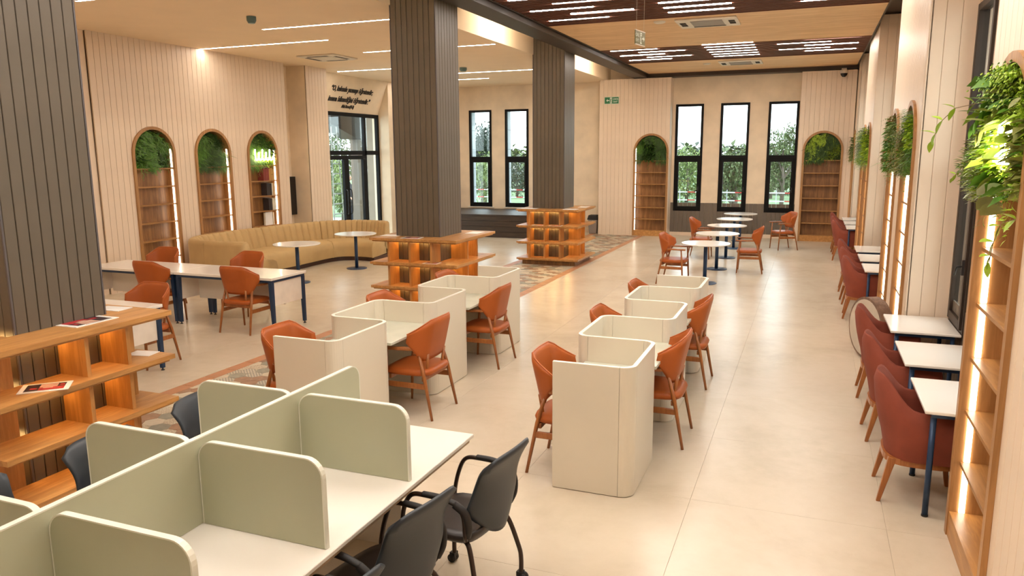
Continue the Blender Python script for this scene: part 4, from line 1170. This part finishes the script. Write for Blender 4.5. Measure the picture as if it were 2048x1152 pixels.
# ================================================================ air conditioning cassettes, sensors, exit signs
def cassette(label, x, y, z, s=.95, four=False):
    o = thing('ceiling_cassette', label, 'air conditioner', (x, y, z), 0, 'ceiling air conditioning cassettes'); a = s / 2; m = MB()
    m.box(-a, -a, -.03, a, a, 0); m.build('fascia', 'ac_white', o, bevel=.012, seg=2)
    MB().box(-a * .55, -a * .55, -.036, a * .55, a * .55, -.03).build('intake_grille', 'grey_plain' if not four else 'ac_white', o)
    for q in range(4):
        sl_ = MB().box(-a * .55, a * .70, -.033, a * .55, a * .84, -.029).build('air_slot', 'void_dark', o, rz=q * HP)
    return o
cassette('flush air vent in the white ceiling above the door recess', -9.83, 14.19, ZL, .93, True)
def split_unit(label, x, y):
    o = thing('ceiling_cassette', label, 'air conditioner', (x, y, ZR), 0, 'ceiling air conditioning cassettes')
    MB().box(-.50, -.42, -.03, .50, .42, 0).build('fascia', 'ac_white', o, bevel=.01, seg=2)
    MB().box(-.26, -.30, -.036, .26, .24, -.03).build('intake_grille', 'grey_plain', o)
    MB().box(-.27, .27, -.034, .27, .33, -.029).build('air_slot', 'void_dark', o)
    for sx in (-1, 1):
        for k in range(2): MB().box(sx * .40 - .05, -.19 + k * .20, -.034, sx * .40 + .05, -.03 + k * .20, -.029).build('air_slot', 'void_dark', o)
split_unit('long white air conditioner in the veneer between the two slat fields', -1.79, 13.68)
split_unit('long white air conditioner in the veneer beyond the far slat field', -1.79, 20.0)
def disc(name, label, x, y, z, r, h, mat, grp=None):
    o = tag(MB().lathe([(r, 0), (r, -h * .6), (r * .7, -h)][::-1], 20).build(name, mat, None, (x, y, z)), label, 'sensor', grp); return o
disc('smoke_detector', 'round white ceiling disc beside the nearer long air conditioner', -2.55, 13.35, ZR, .10, .03, 'ac_white')
disc('smoke_detector', 'round white ceiling disc beside the farther long air conditioner', -2.60, 19.95, ZR, .09, .03, 'ac_white')
disc('ceiling_sensor', 'small teal sensor in the white ceiling near the first light lines', -8.02, 9.66, ZL, .07, .10, 'teal_plastic')
disc('ceiling_sensor', 'small teal sensor in the white ceiling just beyond the middle column', -8.05, 17.25, ZL, .09, .09, 'teal_plastic')
cam_ = thing('dome_camera', 'white dome security camera high in the far corner', 'camera', (.62, 21.80, 4.44), 0)
MB().box(-.06, -.02, -.06, .06, .05, .06).build('bracket', 'ac_white', cam_); MB().lathe([(.03, -.17), (.075, -.13), (.09, -.08), (.09, -.03)], 20, (0, -.09)).build('dome', 'black_gloss', cam_); MB().lathe([(.095, -.08), (.095, 0), (.05, .02)], 20, (0, -.09)).build('housing', 'ac_white', cam_)

def running_man(parent, ox, y, oz, s, flip=1):
    """pictogram: white door field with a figure running, arrow, drawn as thin raised shapes; local x/z plane"""
    m = MB()
    def q(pts, mt=0, d=0): m.prism([(ox + flip * s * a, oz + s * b) for a, b in (pts if flip > 0 else pts[::-1])], y - .002 - d, y, 'y', mt)
    q([(-.16, -.42), (.18, -.42), (.18, .42), (-.16, .42)], 0)
    q([(-.03, .22), (.06, .22), (.06, .33), (-.03, .33)], 1, .001)
    q([(-.08, .18), (.05, .18), (.02, -.05), (-.06, -.05)], 1, .001)
    q([(-.06, -.05), (.02, -.05), (.12, -.32), (.05, -.34)], 1, .001); q([(-.06, -.05), (.0, -.08), (-.10, -.36), (-.15, -.32)], 1, .001)
    q([(-.08, .16), (-.14, .02), (-.11, 0), (-.04, .12)], 1, .001); q([(.04, .16), (.13, .08), (.12, .04), (.03, .1)], 1, .001)
    q([(-.72, 0), (-.52, -.22), (-.52, .22)], 0); q([(-.52, -.06), (-.24, -.06), (-.24, .06), (-.52, .06)], 0)
    return m
es = thing('exit_sign', 'green exit sign with white running figure on the far wall beside the arched bookcase', 'sign', (-5.49, 21.835, 3.88), 0)
MB().box(-.215, -.012, -.10, .215, .012, .10).build('sign_plate', 'sign_white', es); MB().box(-.205, -.016, -.09, .205, -.012, .09).build('sign_face', 'sign_green', es)
running_man(es, -.02, -.016, 0, .19).build('pictogram', ['sign_white', 'sign_green'], es)
for body, z in (('\u00c7IKI\u015e', .015), ('EXIT', -.06)): put_text('sign_text', text_mesh(body, .062, 'sign_white', .001, 0, .001), es, basis((.115, -.018, z), (1, 0, 0), (0, 0, 1)))
hs = thing('exit_sign', 'hanging translucent exit sign on wires below the veneer ceiling', 'sign', (-2.075, 9.62, 3.79), math.radians(80))
MB().box(-.155, -.006, -.08, .155, .006, .08).build('sign_plate', 'sign_olive', hs)
MB().box(-.155, -.009, .078, .155, .009, .088).box(-.155, -.009, -.088, .155, .009, -.078).build('sign_rail', 'ac_white', hs)
running_man(hs, .02, -.006, 0, .155, -1).build('pictogram', ['sign_white', 'sign_olive'], hs)
for body, z in (('\u00c7IKI\u015e', .012), ('EXIT', -.05)): put_text('sign_text', text_mesh(body, .05, 'sign_white', .001), hs, basis((-.10, -.008, z), (1, 0, 0), (0, 0, 1)))
for sx in (-.12, .12): MB().tube([(sx, 0, .085), (sx, 0, ZR - 3.79)], .0018, 6).build('wire', 'ac_white', hs)

# bin
bn = thing('waste_bin', 'grey swing top waste bin with black lid in the far corner', 'bin', (-6.04, 22.02, 0), 0)
MB().add([(-.11, -.10, 0), (.11, -.10, 0), (.11, .10, 0), (-.11, .10, 0), (-.14, -.13, .42), (.14, -.13, .42), (.14, .13, .42), (-.14, .13, .42)], [(0, 3, 2, 1), (4, 5, 6, 7), (0, 1, 5, 4), (1, 2, 6, 5), (2, 3, 7, 6), (3, 0, 4, 7)]).build('body', 'grey_plain', bn, bevel=.02, seg=2)
MB().prism([(-.165, .42), (.165, .42), (.12, .56), (-.12, .56)], -.145, .145, 'y').build('lid', 'black_rubber', bn, bevel=.015, seg=2)
MB().box(-.022, -.135, .30, -.004, -.128, .38).box(.006, -.135, .29, .026, -.128, .39).build('sticker', 'sign_white', bn)
# wall screen in the recess
ws = thing('wall_screen', 'tall narrow black wall screen in the recess beside the third bookcase', 'screen', (-11.74, 14.90, 0), 0)
MB().box(0, 0, .97, .12, .31, 1.88).build('casing', 'black_rubber', ws, bevel=.004, seg=1); MB().box(.12, .015, .99, .124, .295, 1.86).build('glass_front', 'black_gloss', ws)

# neon lettering strokes in two of the bookcases
def neon(label, M, w, h):
    o = thing('neon_sign', label, 'neon sign', M[0], M[1], 'neon signs in the greenery')
    pts = []
    for i in range(90):
        t = i / 89; x = -w / 2 + w * t; ph = t * 2 * PI * 5
        pts.append((x + .030 * math.sin(ph * 1.0 + 1.2), 0, h * (.5 * math.sin(ph) + (.35 if i % 36 < 7 else 0))))
    MB().tube(pts, .012, 6).build('neon_tube', 'neon_light', o)
    MB().tube([(-w / 2, .02, -.02), (w / 2, .02, -.02)], .004, 6).build('support_rod', 'black_rubber', o)
    return o
neon('glowing white neon script among the leaves of the third bookcase', ((-11.33, 13.75, 2.37), HP), .60, .17)
neon('glowing white neon script among the leaves of the large nearest bookcase', ((.905, 4.66, 2.40), -HP), .46, .13)

# ================================================================ greenery
def leaf_mesh(mb, p, d, up, L, Wd, mi, fold=.25, curl=.2):
    """folded pointed leaf: 6 verts, 4 tris"""
    d = d.normalized(); s = d.cross(up)
    if s.length < 1e-3: s = d.cross(Vector((1, 0, 0)))
    s.normalize(); n = s.cross(d)
    a = p; m1 = p + d * L * .45 - n * curl * L * .05; t = p + d * L - n * curl * L * .35
    l = m1 + s * Wd / 2 + n * fold * Wd; r = m1 - s * Wd / 2 + n * fold * Wd
    k = len(mb.v)
    mb.v += [tuple(a), tuple(l), tuple(t), tuple(r), tuple(m1)]
    mb.f += [(k, k + 4, k + 1), (k, k + 3, k + 4), (k + 4, k + 2, k + 1), (k + 4, k + 3, k + 2)]
    mb.m += [mi] * 4; mb.sm += [False] * 4
LEAFMATS = ['leaf_deep', 'leaf_green', 'leaf_lime', 'leaf_olive', 'leaf_silver', 'leaf_rust']
rg = random.Random(3)
def rv(r=rg): return Vector((r.uniform(-1, 1), r.uniform(-1, 1), r.uniform(-1, 1)))
def greenery(label, loc, rz, dens, depth, palette, zc=2.43, R=.445, zb=2.175, styles=('broad', 'grass', 'small'), spill=0.0, seed=1, front=.0, scale=1.0, big=0):
    r = random.Random(seed); g = thing('green_plants', label, 'plants', loc, rz, 'greenery in the arched bookcases')
    MB().prism([(-R, zb), (R, zb), (R, zc)] + [(R * math.cos(PI * k / 14), zc + R * math.sin(PI * k / 14)) for k in range(1, 14)] + [(-R, zc)], .165, .188, 'y').build('moss_mat', 'leaf_deep', g)
    # patches, each of its own kind of plant
    patches = []
    for k in range(9):
        while True:
            x, z = r.uniform(-R, R), r.uniform(zb, zc + R)
            if z < zc or math.hypot(x, z - zc) < R: break
        patches.append((x, z, r.choice(styles), r.choice(palette)))
    mbs = {}
    for _ in range(int(dens)):
        while True:
            x, z = r.uniform(-R, R), r.uniform(zb - .02, zc + R)
            if z < zc or math.hypot(x, z - zc) < R - .02: break
        pt = min(patches, key=lambda q: (q[0] - x) ** 2 + (q[1] - z) ** 2 + r.uniform(0, .012))
        y = .16 - r.random() ** .7 * depth - front * r.random()
        p = Vector((x, y, z)); st = pt[2]; col = pt[3] if r.random() < .75 else r.choice(palette)
        mb = mbs.setdefault(st, MB())
        if st == 'broad': leaf_mesh(mb, p, Vector((r.uniform(-.8, .8), -1, r.uniform(-.9, .4))), Vector((0, 0, 1)) + rv(r) * .3, r.uniform(.06, .10) * scale, r.uniform(.035, .06) * scale, col)
        elif st == 'grass': leaf_mesh(mb, p, Vector((r.uniform(-.4, .4), -.55, r.uniform(-1.3, .0))), Vector((0, -1, .3)), r.uniform(.12, .24) * scale, .009 * scale, col, .1, .8)
        elif st == 'fern':
            d = Vector((r.uniform(-.5, .5), -.8, r.uniform(-1, .2))).normalized(); Lf = r.uniform(.10, .18) * scale
            for q in range(5):
                pp = p + d * Lf * q / 5 - Vector((0, 0, 1)) * Lf * .05 * q
                for sgn in (-1, 1): leaf_mesh(mb, pp, d * .5 + Vector((sgn, 0, 0)) * .9, Vector((0, -1, .4)), Lf * .32 * (1 - q / 7), .014 * scale, col, .1, .3)
        else:
            for q in range(3): leaf_mesh(mb, p + rv(r) * .02, rv(r) + Vector((0, -.7, 0)), Vector((0, 0, 1)), r.uniform(.02, .035) * scale, .017 * scale, col)
    # hanging tails below the shelf edge
    for k in range(int(spill)):
        x = r.uniform(-R * .85, R * .85); p = Vector((x, .02 - front * .6 * r.random(), zb + r.uniform(.05, .25))); mb = mbs.setdefault('grass', MB()); c = r.choice(palette)
        for q in range(14):
            pp = p + Vector((.01 * math.sin(q * 1.3 + k), -.03 - .002 * q, -.022 * q)); leaf_mesh(mb, pp, rv(r) * .8 + Vector((0, -.3, -.8)), Vector((0, -1, 0)), .05 * scale, .010 * scale, c, .1, .4)
    for st, mb in mbs.items(): stuff(mb.build({'broad': 'broad_leaves', 'grass': 'hanging_blades', 'fern': 'fern_fronds', 'small': 'tiny_leaves'}[st], LEAFMATS, g))
    return g
A_ = ('broad', 'grass', 'fern', 'small')
greenery('hanging ferns and a broad leaved garland filling the first arched bookcase', (-11.35, 10.75, 0), HP, 1900, .14, (0, 0, 1, 1), styles=('fern', 'grass', 'broad', 'small'), spill=5, seed=4)
greenery('dark grassy greenery filling the middle arched bookcase behind the sofa', (-11.35, 12.25, 0), HP, 1900, .13, (0, 0, 1), styles=('grass', 'grass', 'small', 'fern'), seed=7)
greenery('greenery lit yellow green by the neon sign in the third bookcase', (-11.35, 13.75, 0), HP, 1900, .13, (0, 1, 1, 2), styles=('grass', 'broad', 'small'), spill=4, seed=9)
greenery('dark green ferns filling the arched bookcase beside the exit sign', (-4.32, 21.85, 0), 0, 1700, .16, (0, 0, 1), styles=('fern', 'grass', 'broad'), seed=12, spill=3)
greenery('dark greenery with a pale fern branch in the far corner bookcase', (.235, 21.85, 0), 0, 1700, .16, (0, 0, 0, 2), styles=('fern', 'grass', 'small'), seed=15, spill=2)
greenery('bright spilling greenery in the nearer arch beyond the nearest wall tables', (.97, 9.27, 0), -HP, 2600, .20, (1, 1, 2, 3), styles=A_, seed=21, front=.05, scale=.9, spill=12)
greenery('olive and rust coloured greenery in the farther arch beyond the nearest wall tables', (.97, 10.96, 0), -HP, 2400, .20, (1, 3, 5, 1), styles=A_, seed=24, front=.05, scale=.9, spill=12)
greenery('lime green plants in the nearer distant arch on the window side', (.97, 15.90, 0), -HP, 1500, .22, (1, 2, 2), styles=A_, seed=27, front=.08, spill=6)
greenery('green plants in the farther distant arch on the window side', (.97, 17.24, 0), -HP, 1300, .22, (1, 2, 0), styles=A_, seed=28, front=.05, spill=6)
greenery('small dark plants in the sliver of arch at the far corner', (.97, 21.45, 0), -HP, 600, .2, (0, 1, 3), R=.34, styles=A_, seed=31, front=.04)
gA = greenery('large bright mixed greenery overflowing the nearest arched bookcase', (.97, 4.70, 0), -HP, 4600, .20, (1, 2, 2, 3, 2), styles=('broad', 'fern', 'small', 'broad'), seed=33, front=.02, spill=14, scale=1.0)
mbx = MB()
for _ in range(1500):
    x, z = rg.uniform(-.47, -.08), rg.uniform(2.10, 2.52)
    if (x + .28) ** 2 / .04 + (z - 2.31) ** 2 / .045 > 1: continue
    p = Vector((x, rg.uniform(-.17, .02) * (1 - abs(z - 2.31) * 1.5), z)); d_ = Vector((rg.uniform(-.9, .3), -.9, rg.uniform(-.7, .5)))
    leaf_mesh(mbx, p, d_, Vector((0, 0, 1)), rg.uniform(.03, .055), rg.uniform(.012, .02), rg.choice((2, 3, 4, 4, 1, 3)))
stuff(mbx.build('small_pale_leaves', LEAFMATS, gA))
# big single leaves and stems on the nearest plants; local x runs towards the camera (world -y)
rl = random.Random(8)
LM = {}
def big_leaf(kind, mt):
    k = (kind, mt)
    if k in LM: return LM[k]
    m = MB(); N = 6; vs = []; L, Wd = {'oval': (.075, .034), 'round': (.085, .075), 'lance': (.11, .036), 'lobe': (.15, .12)}[kind]
    for i in range(N + 1):
        t = i / N; w = Wd / 2 * math.sin(PI * min(1, t * 1.02)) ** (.55 if kind == 'round' else .8) + .001
        if kind == 'lobe': w *= .75 + .35 * abs(math.cos(t * PI * 3))
        z = -.18 * L * t * t
        vs += [(L * t, -w, z + w * .25), (L * t, 0, z), (L * t, w, z + w * .25)]
    m.add(vs, [(i * 3 + j, (i + 1) * 3 + j, (i + 1) * 3 + j + 1, i * 3 + j + 1) for i in range(N) for j in range(2)], 0, True)
    LM[k] = m.mesh('leaf', mt); return LM[k]
def put_leaf(kind, mt, p, d, roll=0, s=1.0, parent=gA):
    o = bpy.data.objects.new('leaf', big_leaf(kind, mt)); COL.objects.link(o); o.parent = parent
    q = Vector(d).to_track_quat('X', 'Z'); o.rotation_mode = 'QUATERNION'; o.rotation_quaternion = q @ Matrix.Rotation(roll, 4, 'X').to_quaternion(); o.location = p; o.scale = (s, s, s)
def sprig(pts, mt, n, kind='oval', s=1.0):
    pts = [Vector(p) for p in pts]; MB().tube(pts, .0022, 5).build('stem', 'stem', gA)
    for i in range(n):
        t = (i + .5) / n * (len(pts) - 1); k = min(int(t), len(pts) - 2); p = pts[k].lerp(pts[k + 1], t - k); d = (pts[k + 1] - pts[k]).normalized()
        for sg in (-1, 1):
            put_leaf(kind, mt, p, d * .7 + Vector((sg * .2, -.25, sg * .75)), rl.uniform(-.4, .4), s * rl.uniform(.85, 1.15))
    put_leaf(kind, mt, pts[-1], pts[-1] - pts[-2], 0, s)
sprig([(-.18, -.02, 2.60), (-.26, -.12, 2.66), (-.40, -.22, 2.64), (-.50, -.28, 2.56), (-.56, -.30, 2.46)], 'leaf_lime', 5, s=1.05)
sprig([(-.05, -.02, 2.70), (-.12, -.10, 2.66), (-.18, -.14, 2.56)], 'leaf_green', 3, 'lance')
sprig([(.10, -.02, 2.72), (.06, -.10, 2.62), (.02, -.14, 2.52)], 'leaf_olive', 4, 'lance')
sprig([(.40, .0, 2.08), (.43, -.10, 2.05), (.45, -.13, 1.95), (.46, -.14, 1.86)], 'leaf_lime', 4, s=1.0)
sprig([(-.30, -.02, 2.35), (-.40, -.14, 2.33), (-.50, -.18, 2.24)], 'leaf_lime', 5, s=.6)
for k in range(150):
    x, z = rl.uniform(-.42, .40), rl.uniform(2.16, 2.80)
    if z > 2.43 and math.hypot(x, z - 2.43) > .42: continue
    y = .04 - rl.random() * .12
    zone = 'leaf_lime' if 2.34 < z < 2.62 else ('leaf_silver' if x < -.2 and z < 2.45 and rl.random() < .5 else ('leaf_green' if rl.random() < .7 else 'leaf_olive'))
    if x < -.15 and z < 2.5: kind, s = 'lance', rl.uniform(.4, .7)
    else: kind, s = rl.choice(['oval', 'lance', 'round', 'lobe']), rl.uniform(.7, 1.1)
    put_leaf(kind, zone, Vector((x, y, z)), Vector((rl.uniform(-.9, .5), -1, rl.uniform(-.9, .3))), rl.uniform(-.6, .6), s)
for x, z, s, mt in ((.02, 2.20, 1.5, 'leaf_silver'), (.16, 2.21, 1.3, 'leaf_silver'), (.08, 2.13, 1.6, 'leaf_olive'), (.16, 2.10, 1.5, 'leaf_olive')):
    put_leaf('round', mt, Vector((x, -.04, z)), Vector((-.7, -.6, -.15)), .5, s)

# ================================================================ outside: ground, trees, tape barrier, ladder, person, neighbouring structure
gr = stuff(tag(MB().box(-60, BACK_Y + .5, -.32, 40, 90, -.30).build('lawn', 'grass'), 'green lawn outside the far windows', 'lawn'))
struct(MB().box(-40, 10, -.10, -12.25, BACK_Y + .49, -.06).build('terrace', 'paving'))
struct(MB().box(-60, BACK_Y + 3.0, -.30, 40, BACK_Y + 5.2, -.27).build('footpath', 'paving'))
struct(MB().box(1.85, -10, -.32, 40, BACK_Y + .49, -.30).build('side_ground', 'paving'))
def tree(label, x, y, H, cr, mat, n, seed, trunk=.10, base=.25, squash=1.0, name='tree'):
    r = random.Random(seed); t = thing(name, label, 'tree', (x, y, -.3), 0, 'trees outside the far windows'); m = MB()
    tk = MB(); tk.tube([(0, 0, 0), (.05, 0, H * .35), (-.05, .05, H * .8)], [trunk, trunk * .7, trunk * .3], 8)
    cl_ = []
    for k in range(16):
        a = r.uniform(0, 2 * PI); rr = cr * r.uniform(.1, .75); z = H * r.uniform(base + .1, .92)
        e = Vector((rr * math.cos(a), rr * math.sin(a), z)); cl_.append((e, cr * r.uniform(.28, .5)))
        if k < 9: tk.tube([(0, 0, z * .55), tuple(e * .6 + Vector((0, 0, z * .25))), tuple(e)], [trunk * .35, trunk * .2, trunk * .06], 5)
    for _ in range(n):
        c, R_ = r.choice(cl_); d = rv(r)
        while d.length > 1: d = rv(r)
        p = c + Vector((d.x, d.y, d.z * squash)) * R_
        leaf_mesh(m, p, rv(r) + Vector((0, 0, -.4)), Vector((0, 0, 1)), r.uniform(.10, .20), r.uniform(.05, .09), 0)
    tk.build('trunk', 'bark', t); stuff(m.build('foliage', mat, t))
tree('tall dark tree filling the first window of the far pair', -14.9, 34.0, 4.7, 1.5, 'leaf_tree_dark', 5200, 2, .16, .2)
tree('lime green young tree low behind the first far window', -12.4, 28.5, 2.7, 1.0, 'leaf_tree_lime', 1500, 3, .05)
tree('row of mid green trees low behind the second far window', -12.4, 36.5, 3.0, 1.7, 'leaf_tree_lime', 2600, 5, .08)
tree('low dark bush tree at the foot of the far pair of windows', -17.0, 44.0, 2.2, 1.8, 'leaf_tree_dark', 2400, 6, .1, .05)
tree('bright shrubby trees behind the first of the three windows', -6.3, 42.0, 2.9, 1.7, 'leaf_tree_lime', 3600, 7, .1, .05)
tree('slim dark tree behind the first of the three windows', -8.6, 48.0, 3.4, 1.0, 'leaf_tree_dark', 1200, 8, .1)
tree('leaning grey trunked tree behind the middle of the three windows', -2.75, 30.5, 3.1, 1.25, 'leaf_tree_mid', 3200, 9, .13, .25)
tree('wide green tree beyond the middle window', -2.2, 46.5, 3.1, 1.6, 'leaf_tree_mid', 3000, 10, .14, .05)
tree('leafy rounded tree filling the lower sky of the third window', -1.15, 34.0, 3.7, 1.25, 'leaf_tree_mid', 4200, 11, .10, .25)
tree('dark bushes behind the third window', 2.2, 46.0, 2.6, 1.6, 'leaf_tree_dark', 2400, 13, .1, .05)
tree('green tree outside the entrance door', -19.5, 27.5, 3.9, 1.9, 'leaf_tree_mid', 3600, 14, .12, .1)
tree('lime shrub outside the entrance door', -16.9, 24.9, 2.6, .9, 'leaf_tree_lime', 1800, 15, .06, .1)
tree('distant dark trees outside the entrance door', -27.0, 37.0, 5.0, 3.0, 'leaf_tree_dark', 4200, 16, .2, .05)
hb_ = MB(); rr_ = random.Random(77)
for _ in range(9000):
    p = Vector((rr_.uniform(-34, 16), 52 + rr_.uniform(-2, 2), rr_.uniform(-.2, 2.3) + .5 * math.sin(rr_.random() * 3))); leaf_mesh(hb_, p, rv(rr_), Vector((0, 0, 1)), .55, .35, rr_.choice((0, 1)))
stuff(tag(hb_.build('hedge', ['leaf_tree_dark', 'leaf_tree_mid']), 'long dark hedge of bushes closing off the garden', 'hedge'))
# barrier tape on posts
bt = thing('barrier_tape', 'red and white barrier tape on thin posts outside the far windows', 'barrier', (0, 25.2, -.3), 0)
for k in range(12): MB().tube([(-14.5 + k * 1.5, 0, 0), (-14.5 + k * 1.5, 0, 1.5)], .012, 6).build('post', 'stone_grey', bt)
m = MB()
for k in range(66):
    for z in (1.40, 1.14): m.box(-14.5 + k * .25, -.022, z, -14.25 + k * .25, -.019, z + .035, k % 3 == 1)
m.build('tape', ['tape_white', 'tape_red'], bt)
# stepladder leaning outside the entrance
ld = thing('ladder', 'aluminium ladder leaning outside the glazed entrance', 'ladder', (-12.9, 18.7, -.06), 0)
ends = [Vector((.30, -.55, 0)), Vector((.30, -.02, 0)), Vector((-.05, .0, 3.25)), Vector((-.05, .26, 3.25))]
for a, b_ in ((0, 2), (1, 3)): MB().tube([ends[a], ends[b_]], .028, 4, ry=.018).build('rail', 'aluminium', ld)
for k in range(11):
    t = (k + .7) / 11.4; MB().tube([ends[0].lerp(ends[2], t), ends[1].lerp(ends[3], t)], .018, 6).build('rung', 'aluminium', ld)
# canopy and stone pier outside the entrance
cp = struct(MB().prism([(18.80, 3.27), (20.15, 2.86), (20.9, 2.86), (20.9, 4.6), (18.80, 4.6)], -13.6, -13.0, 'x').build('canopy', 'brown_frame'))
struct(MB().box(-13.62, 20.66, -.1, -13.35, 20.9, 4.6).build('outer_pier', 'taupe_board'))
struct(MB().box(-12.75, 19.95, -.1, -12.21, 20.15, 4.6).build('outer_fin', 'outer_render_shaded'))
# person outside
def person():
    P = Vector((-15.0, 22.55, -.08)); root = thing('person', 'person in dark jacket and dark trousers standing outside behind the entrance door', 'person', P, 0)
    J = {'pel': (0, 0, .95), 'ch': (0, 0, 1.28), 'nk': (0, 0, 1.48), 'hd': (.02, 0, 1.56), 'sl': (0, .18, 1.40), 'el': (-.02, .25, 1.14), 'wl': (.12, .22, .96), 'sr': (0, -.18, 1.40), 'er': (-.02, -.25, 1.14), 'wr': (.14, -.16, 1.02),
         'hl': (0, .09, .90), 'kl': (.03, .11, .50), 'al': (0, .12, .09), 'tl': (.15, .14, .04), 'hr': (0, -.09, .90), 'kr': (.03, -.11, .50), 'ar': (0, -.12, .09), 'tr': (.15, -.14, .04)}
    Rr = {'pel': .14, 'ch': .16, 'nk': .06, 'hd': .055, 'sl': .065, 'el': .045, 'wl': .03, 'sr': .065, 'er': .045, 'wr': .03, 'hl': .09, 'kl': .06, 'al': .045, 'tl': .035, 'hr': .09, 'kr': .06, 'ar': .045, 'tr': .035}
    E = [('pel', 'ch'), ('ch', 'nk'), ('nk', 'hd'), ('ch', 'sl'), ('sl', 'el'), ('el', 'wl'), ('ch', 'sr'), ('sr', 'er'), ('er', 'wr'), ('pel', 'hl'), ('hl', 'kl'), ('kl', 'al'), ('al', 'tl'), ('pel', 'hr'), ('hr', 'kr'), ('kr', 'ar'), ('ar', 'tr')]
    ks = list(J); me = bpy.data.meshes.new('body'); me.from_pydata([J[k] for k in ks], [(ks.index(a), ks.index(b)) for a, b in E], []); me.materials.append(MATS['cloth_dark'])
    o = bpy.data.objects.new('body', me); COL.objects.link(o); o.parent = root
    me.skin_vertices.new() if hasattr(me.skin_vertices, 'new') else None
    mod = o.modifiers.new('skin', 'SKIN')
    if not me.skin_vertices:
        bm = bmesh.new(); bm.from_mesh(me); bm.verts.layers.skin.verify(); bm.to_mesh(me); bm.free()
    for i, k in enumerate(ks): me.skin_vertices[0].data[i].radius = (Rr[k], Rr[k]); me.skin_vertices[0].data[i].use_root = (k == 'pel')
    s = o.modifiers.new('sub', 'SUBSURF'); s.levels = 1; s.render_levels = 2
    hd = MB(); n = 16
    def sph(cx, cy, cz, rx, ry, rz_, mt):
        vs = [(cx + rx * math.sin(PI * i / 10) * math.cos(2 * PI * j / n), cy + ry * math.sin(PI * i / 10) * math.sin(2 * PI * j / n), cz + rz_ * math.cos(PI * i / 10)) for i in range(11) for j in range(n)]
        hd.add(vs, [(i * n + j, (i + 1) * n + j, (i + 1) * n + (j + 1) % n, i * n + (j + 1) % n) for i in range(10) for j in range(n)], mt, True)
    sph(.02, 0, 1.68, .095, .078, .12, 0); sph(.0, 0, 1.73, .10, .085, .10, 1); sph(.115, 0, 1.665, .02, .015, .025, 0)
    for sg in (-1, 1): sph(.10, sg * .032, 1.69, .012, .013, .009, 2); sph(.015, sg * .08, 1.67, .02, .012, .03, 0)
    sph(.105, 0, 1.62, .012, .025, .006, 3)
    hd.build('head', ['skin', 'hair_grey', 'cloth_dark', 'book_red'], root)
    for w_ in ('wl', 'wr'):
        h = MB(); c = Vector(J[w_]); h.tube([c, c + Vector((.04, 0, -.03)), c + Vector((.07, 0, -.06))], [.028, .038, .03], 8, ry=.018)
        for f in range(4): b0 = c + Vector((.07, -.024 + f * .016, -.06)); h.tube([b0, b0 + Vector((.03, 0, -.03)), b0 + Vector((.035, 0, -.06 + .006 * abs(f - 1)))], .008, 6)
        h.tube([c + Vector((.03, .03, -.02)), c + Vector((.06, .045, -.04))], .009, 6); h.build('hand', 'skin', root)
person()
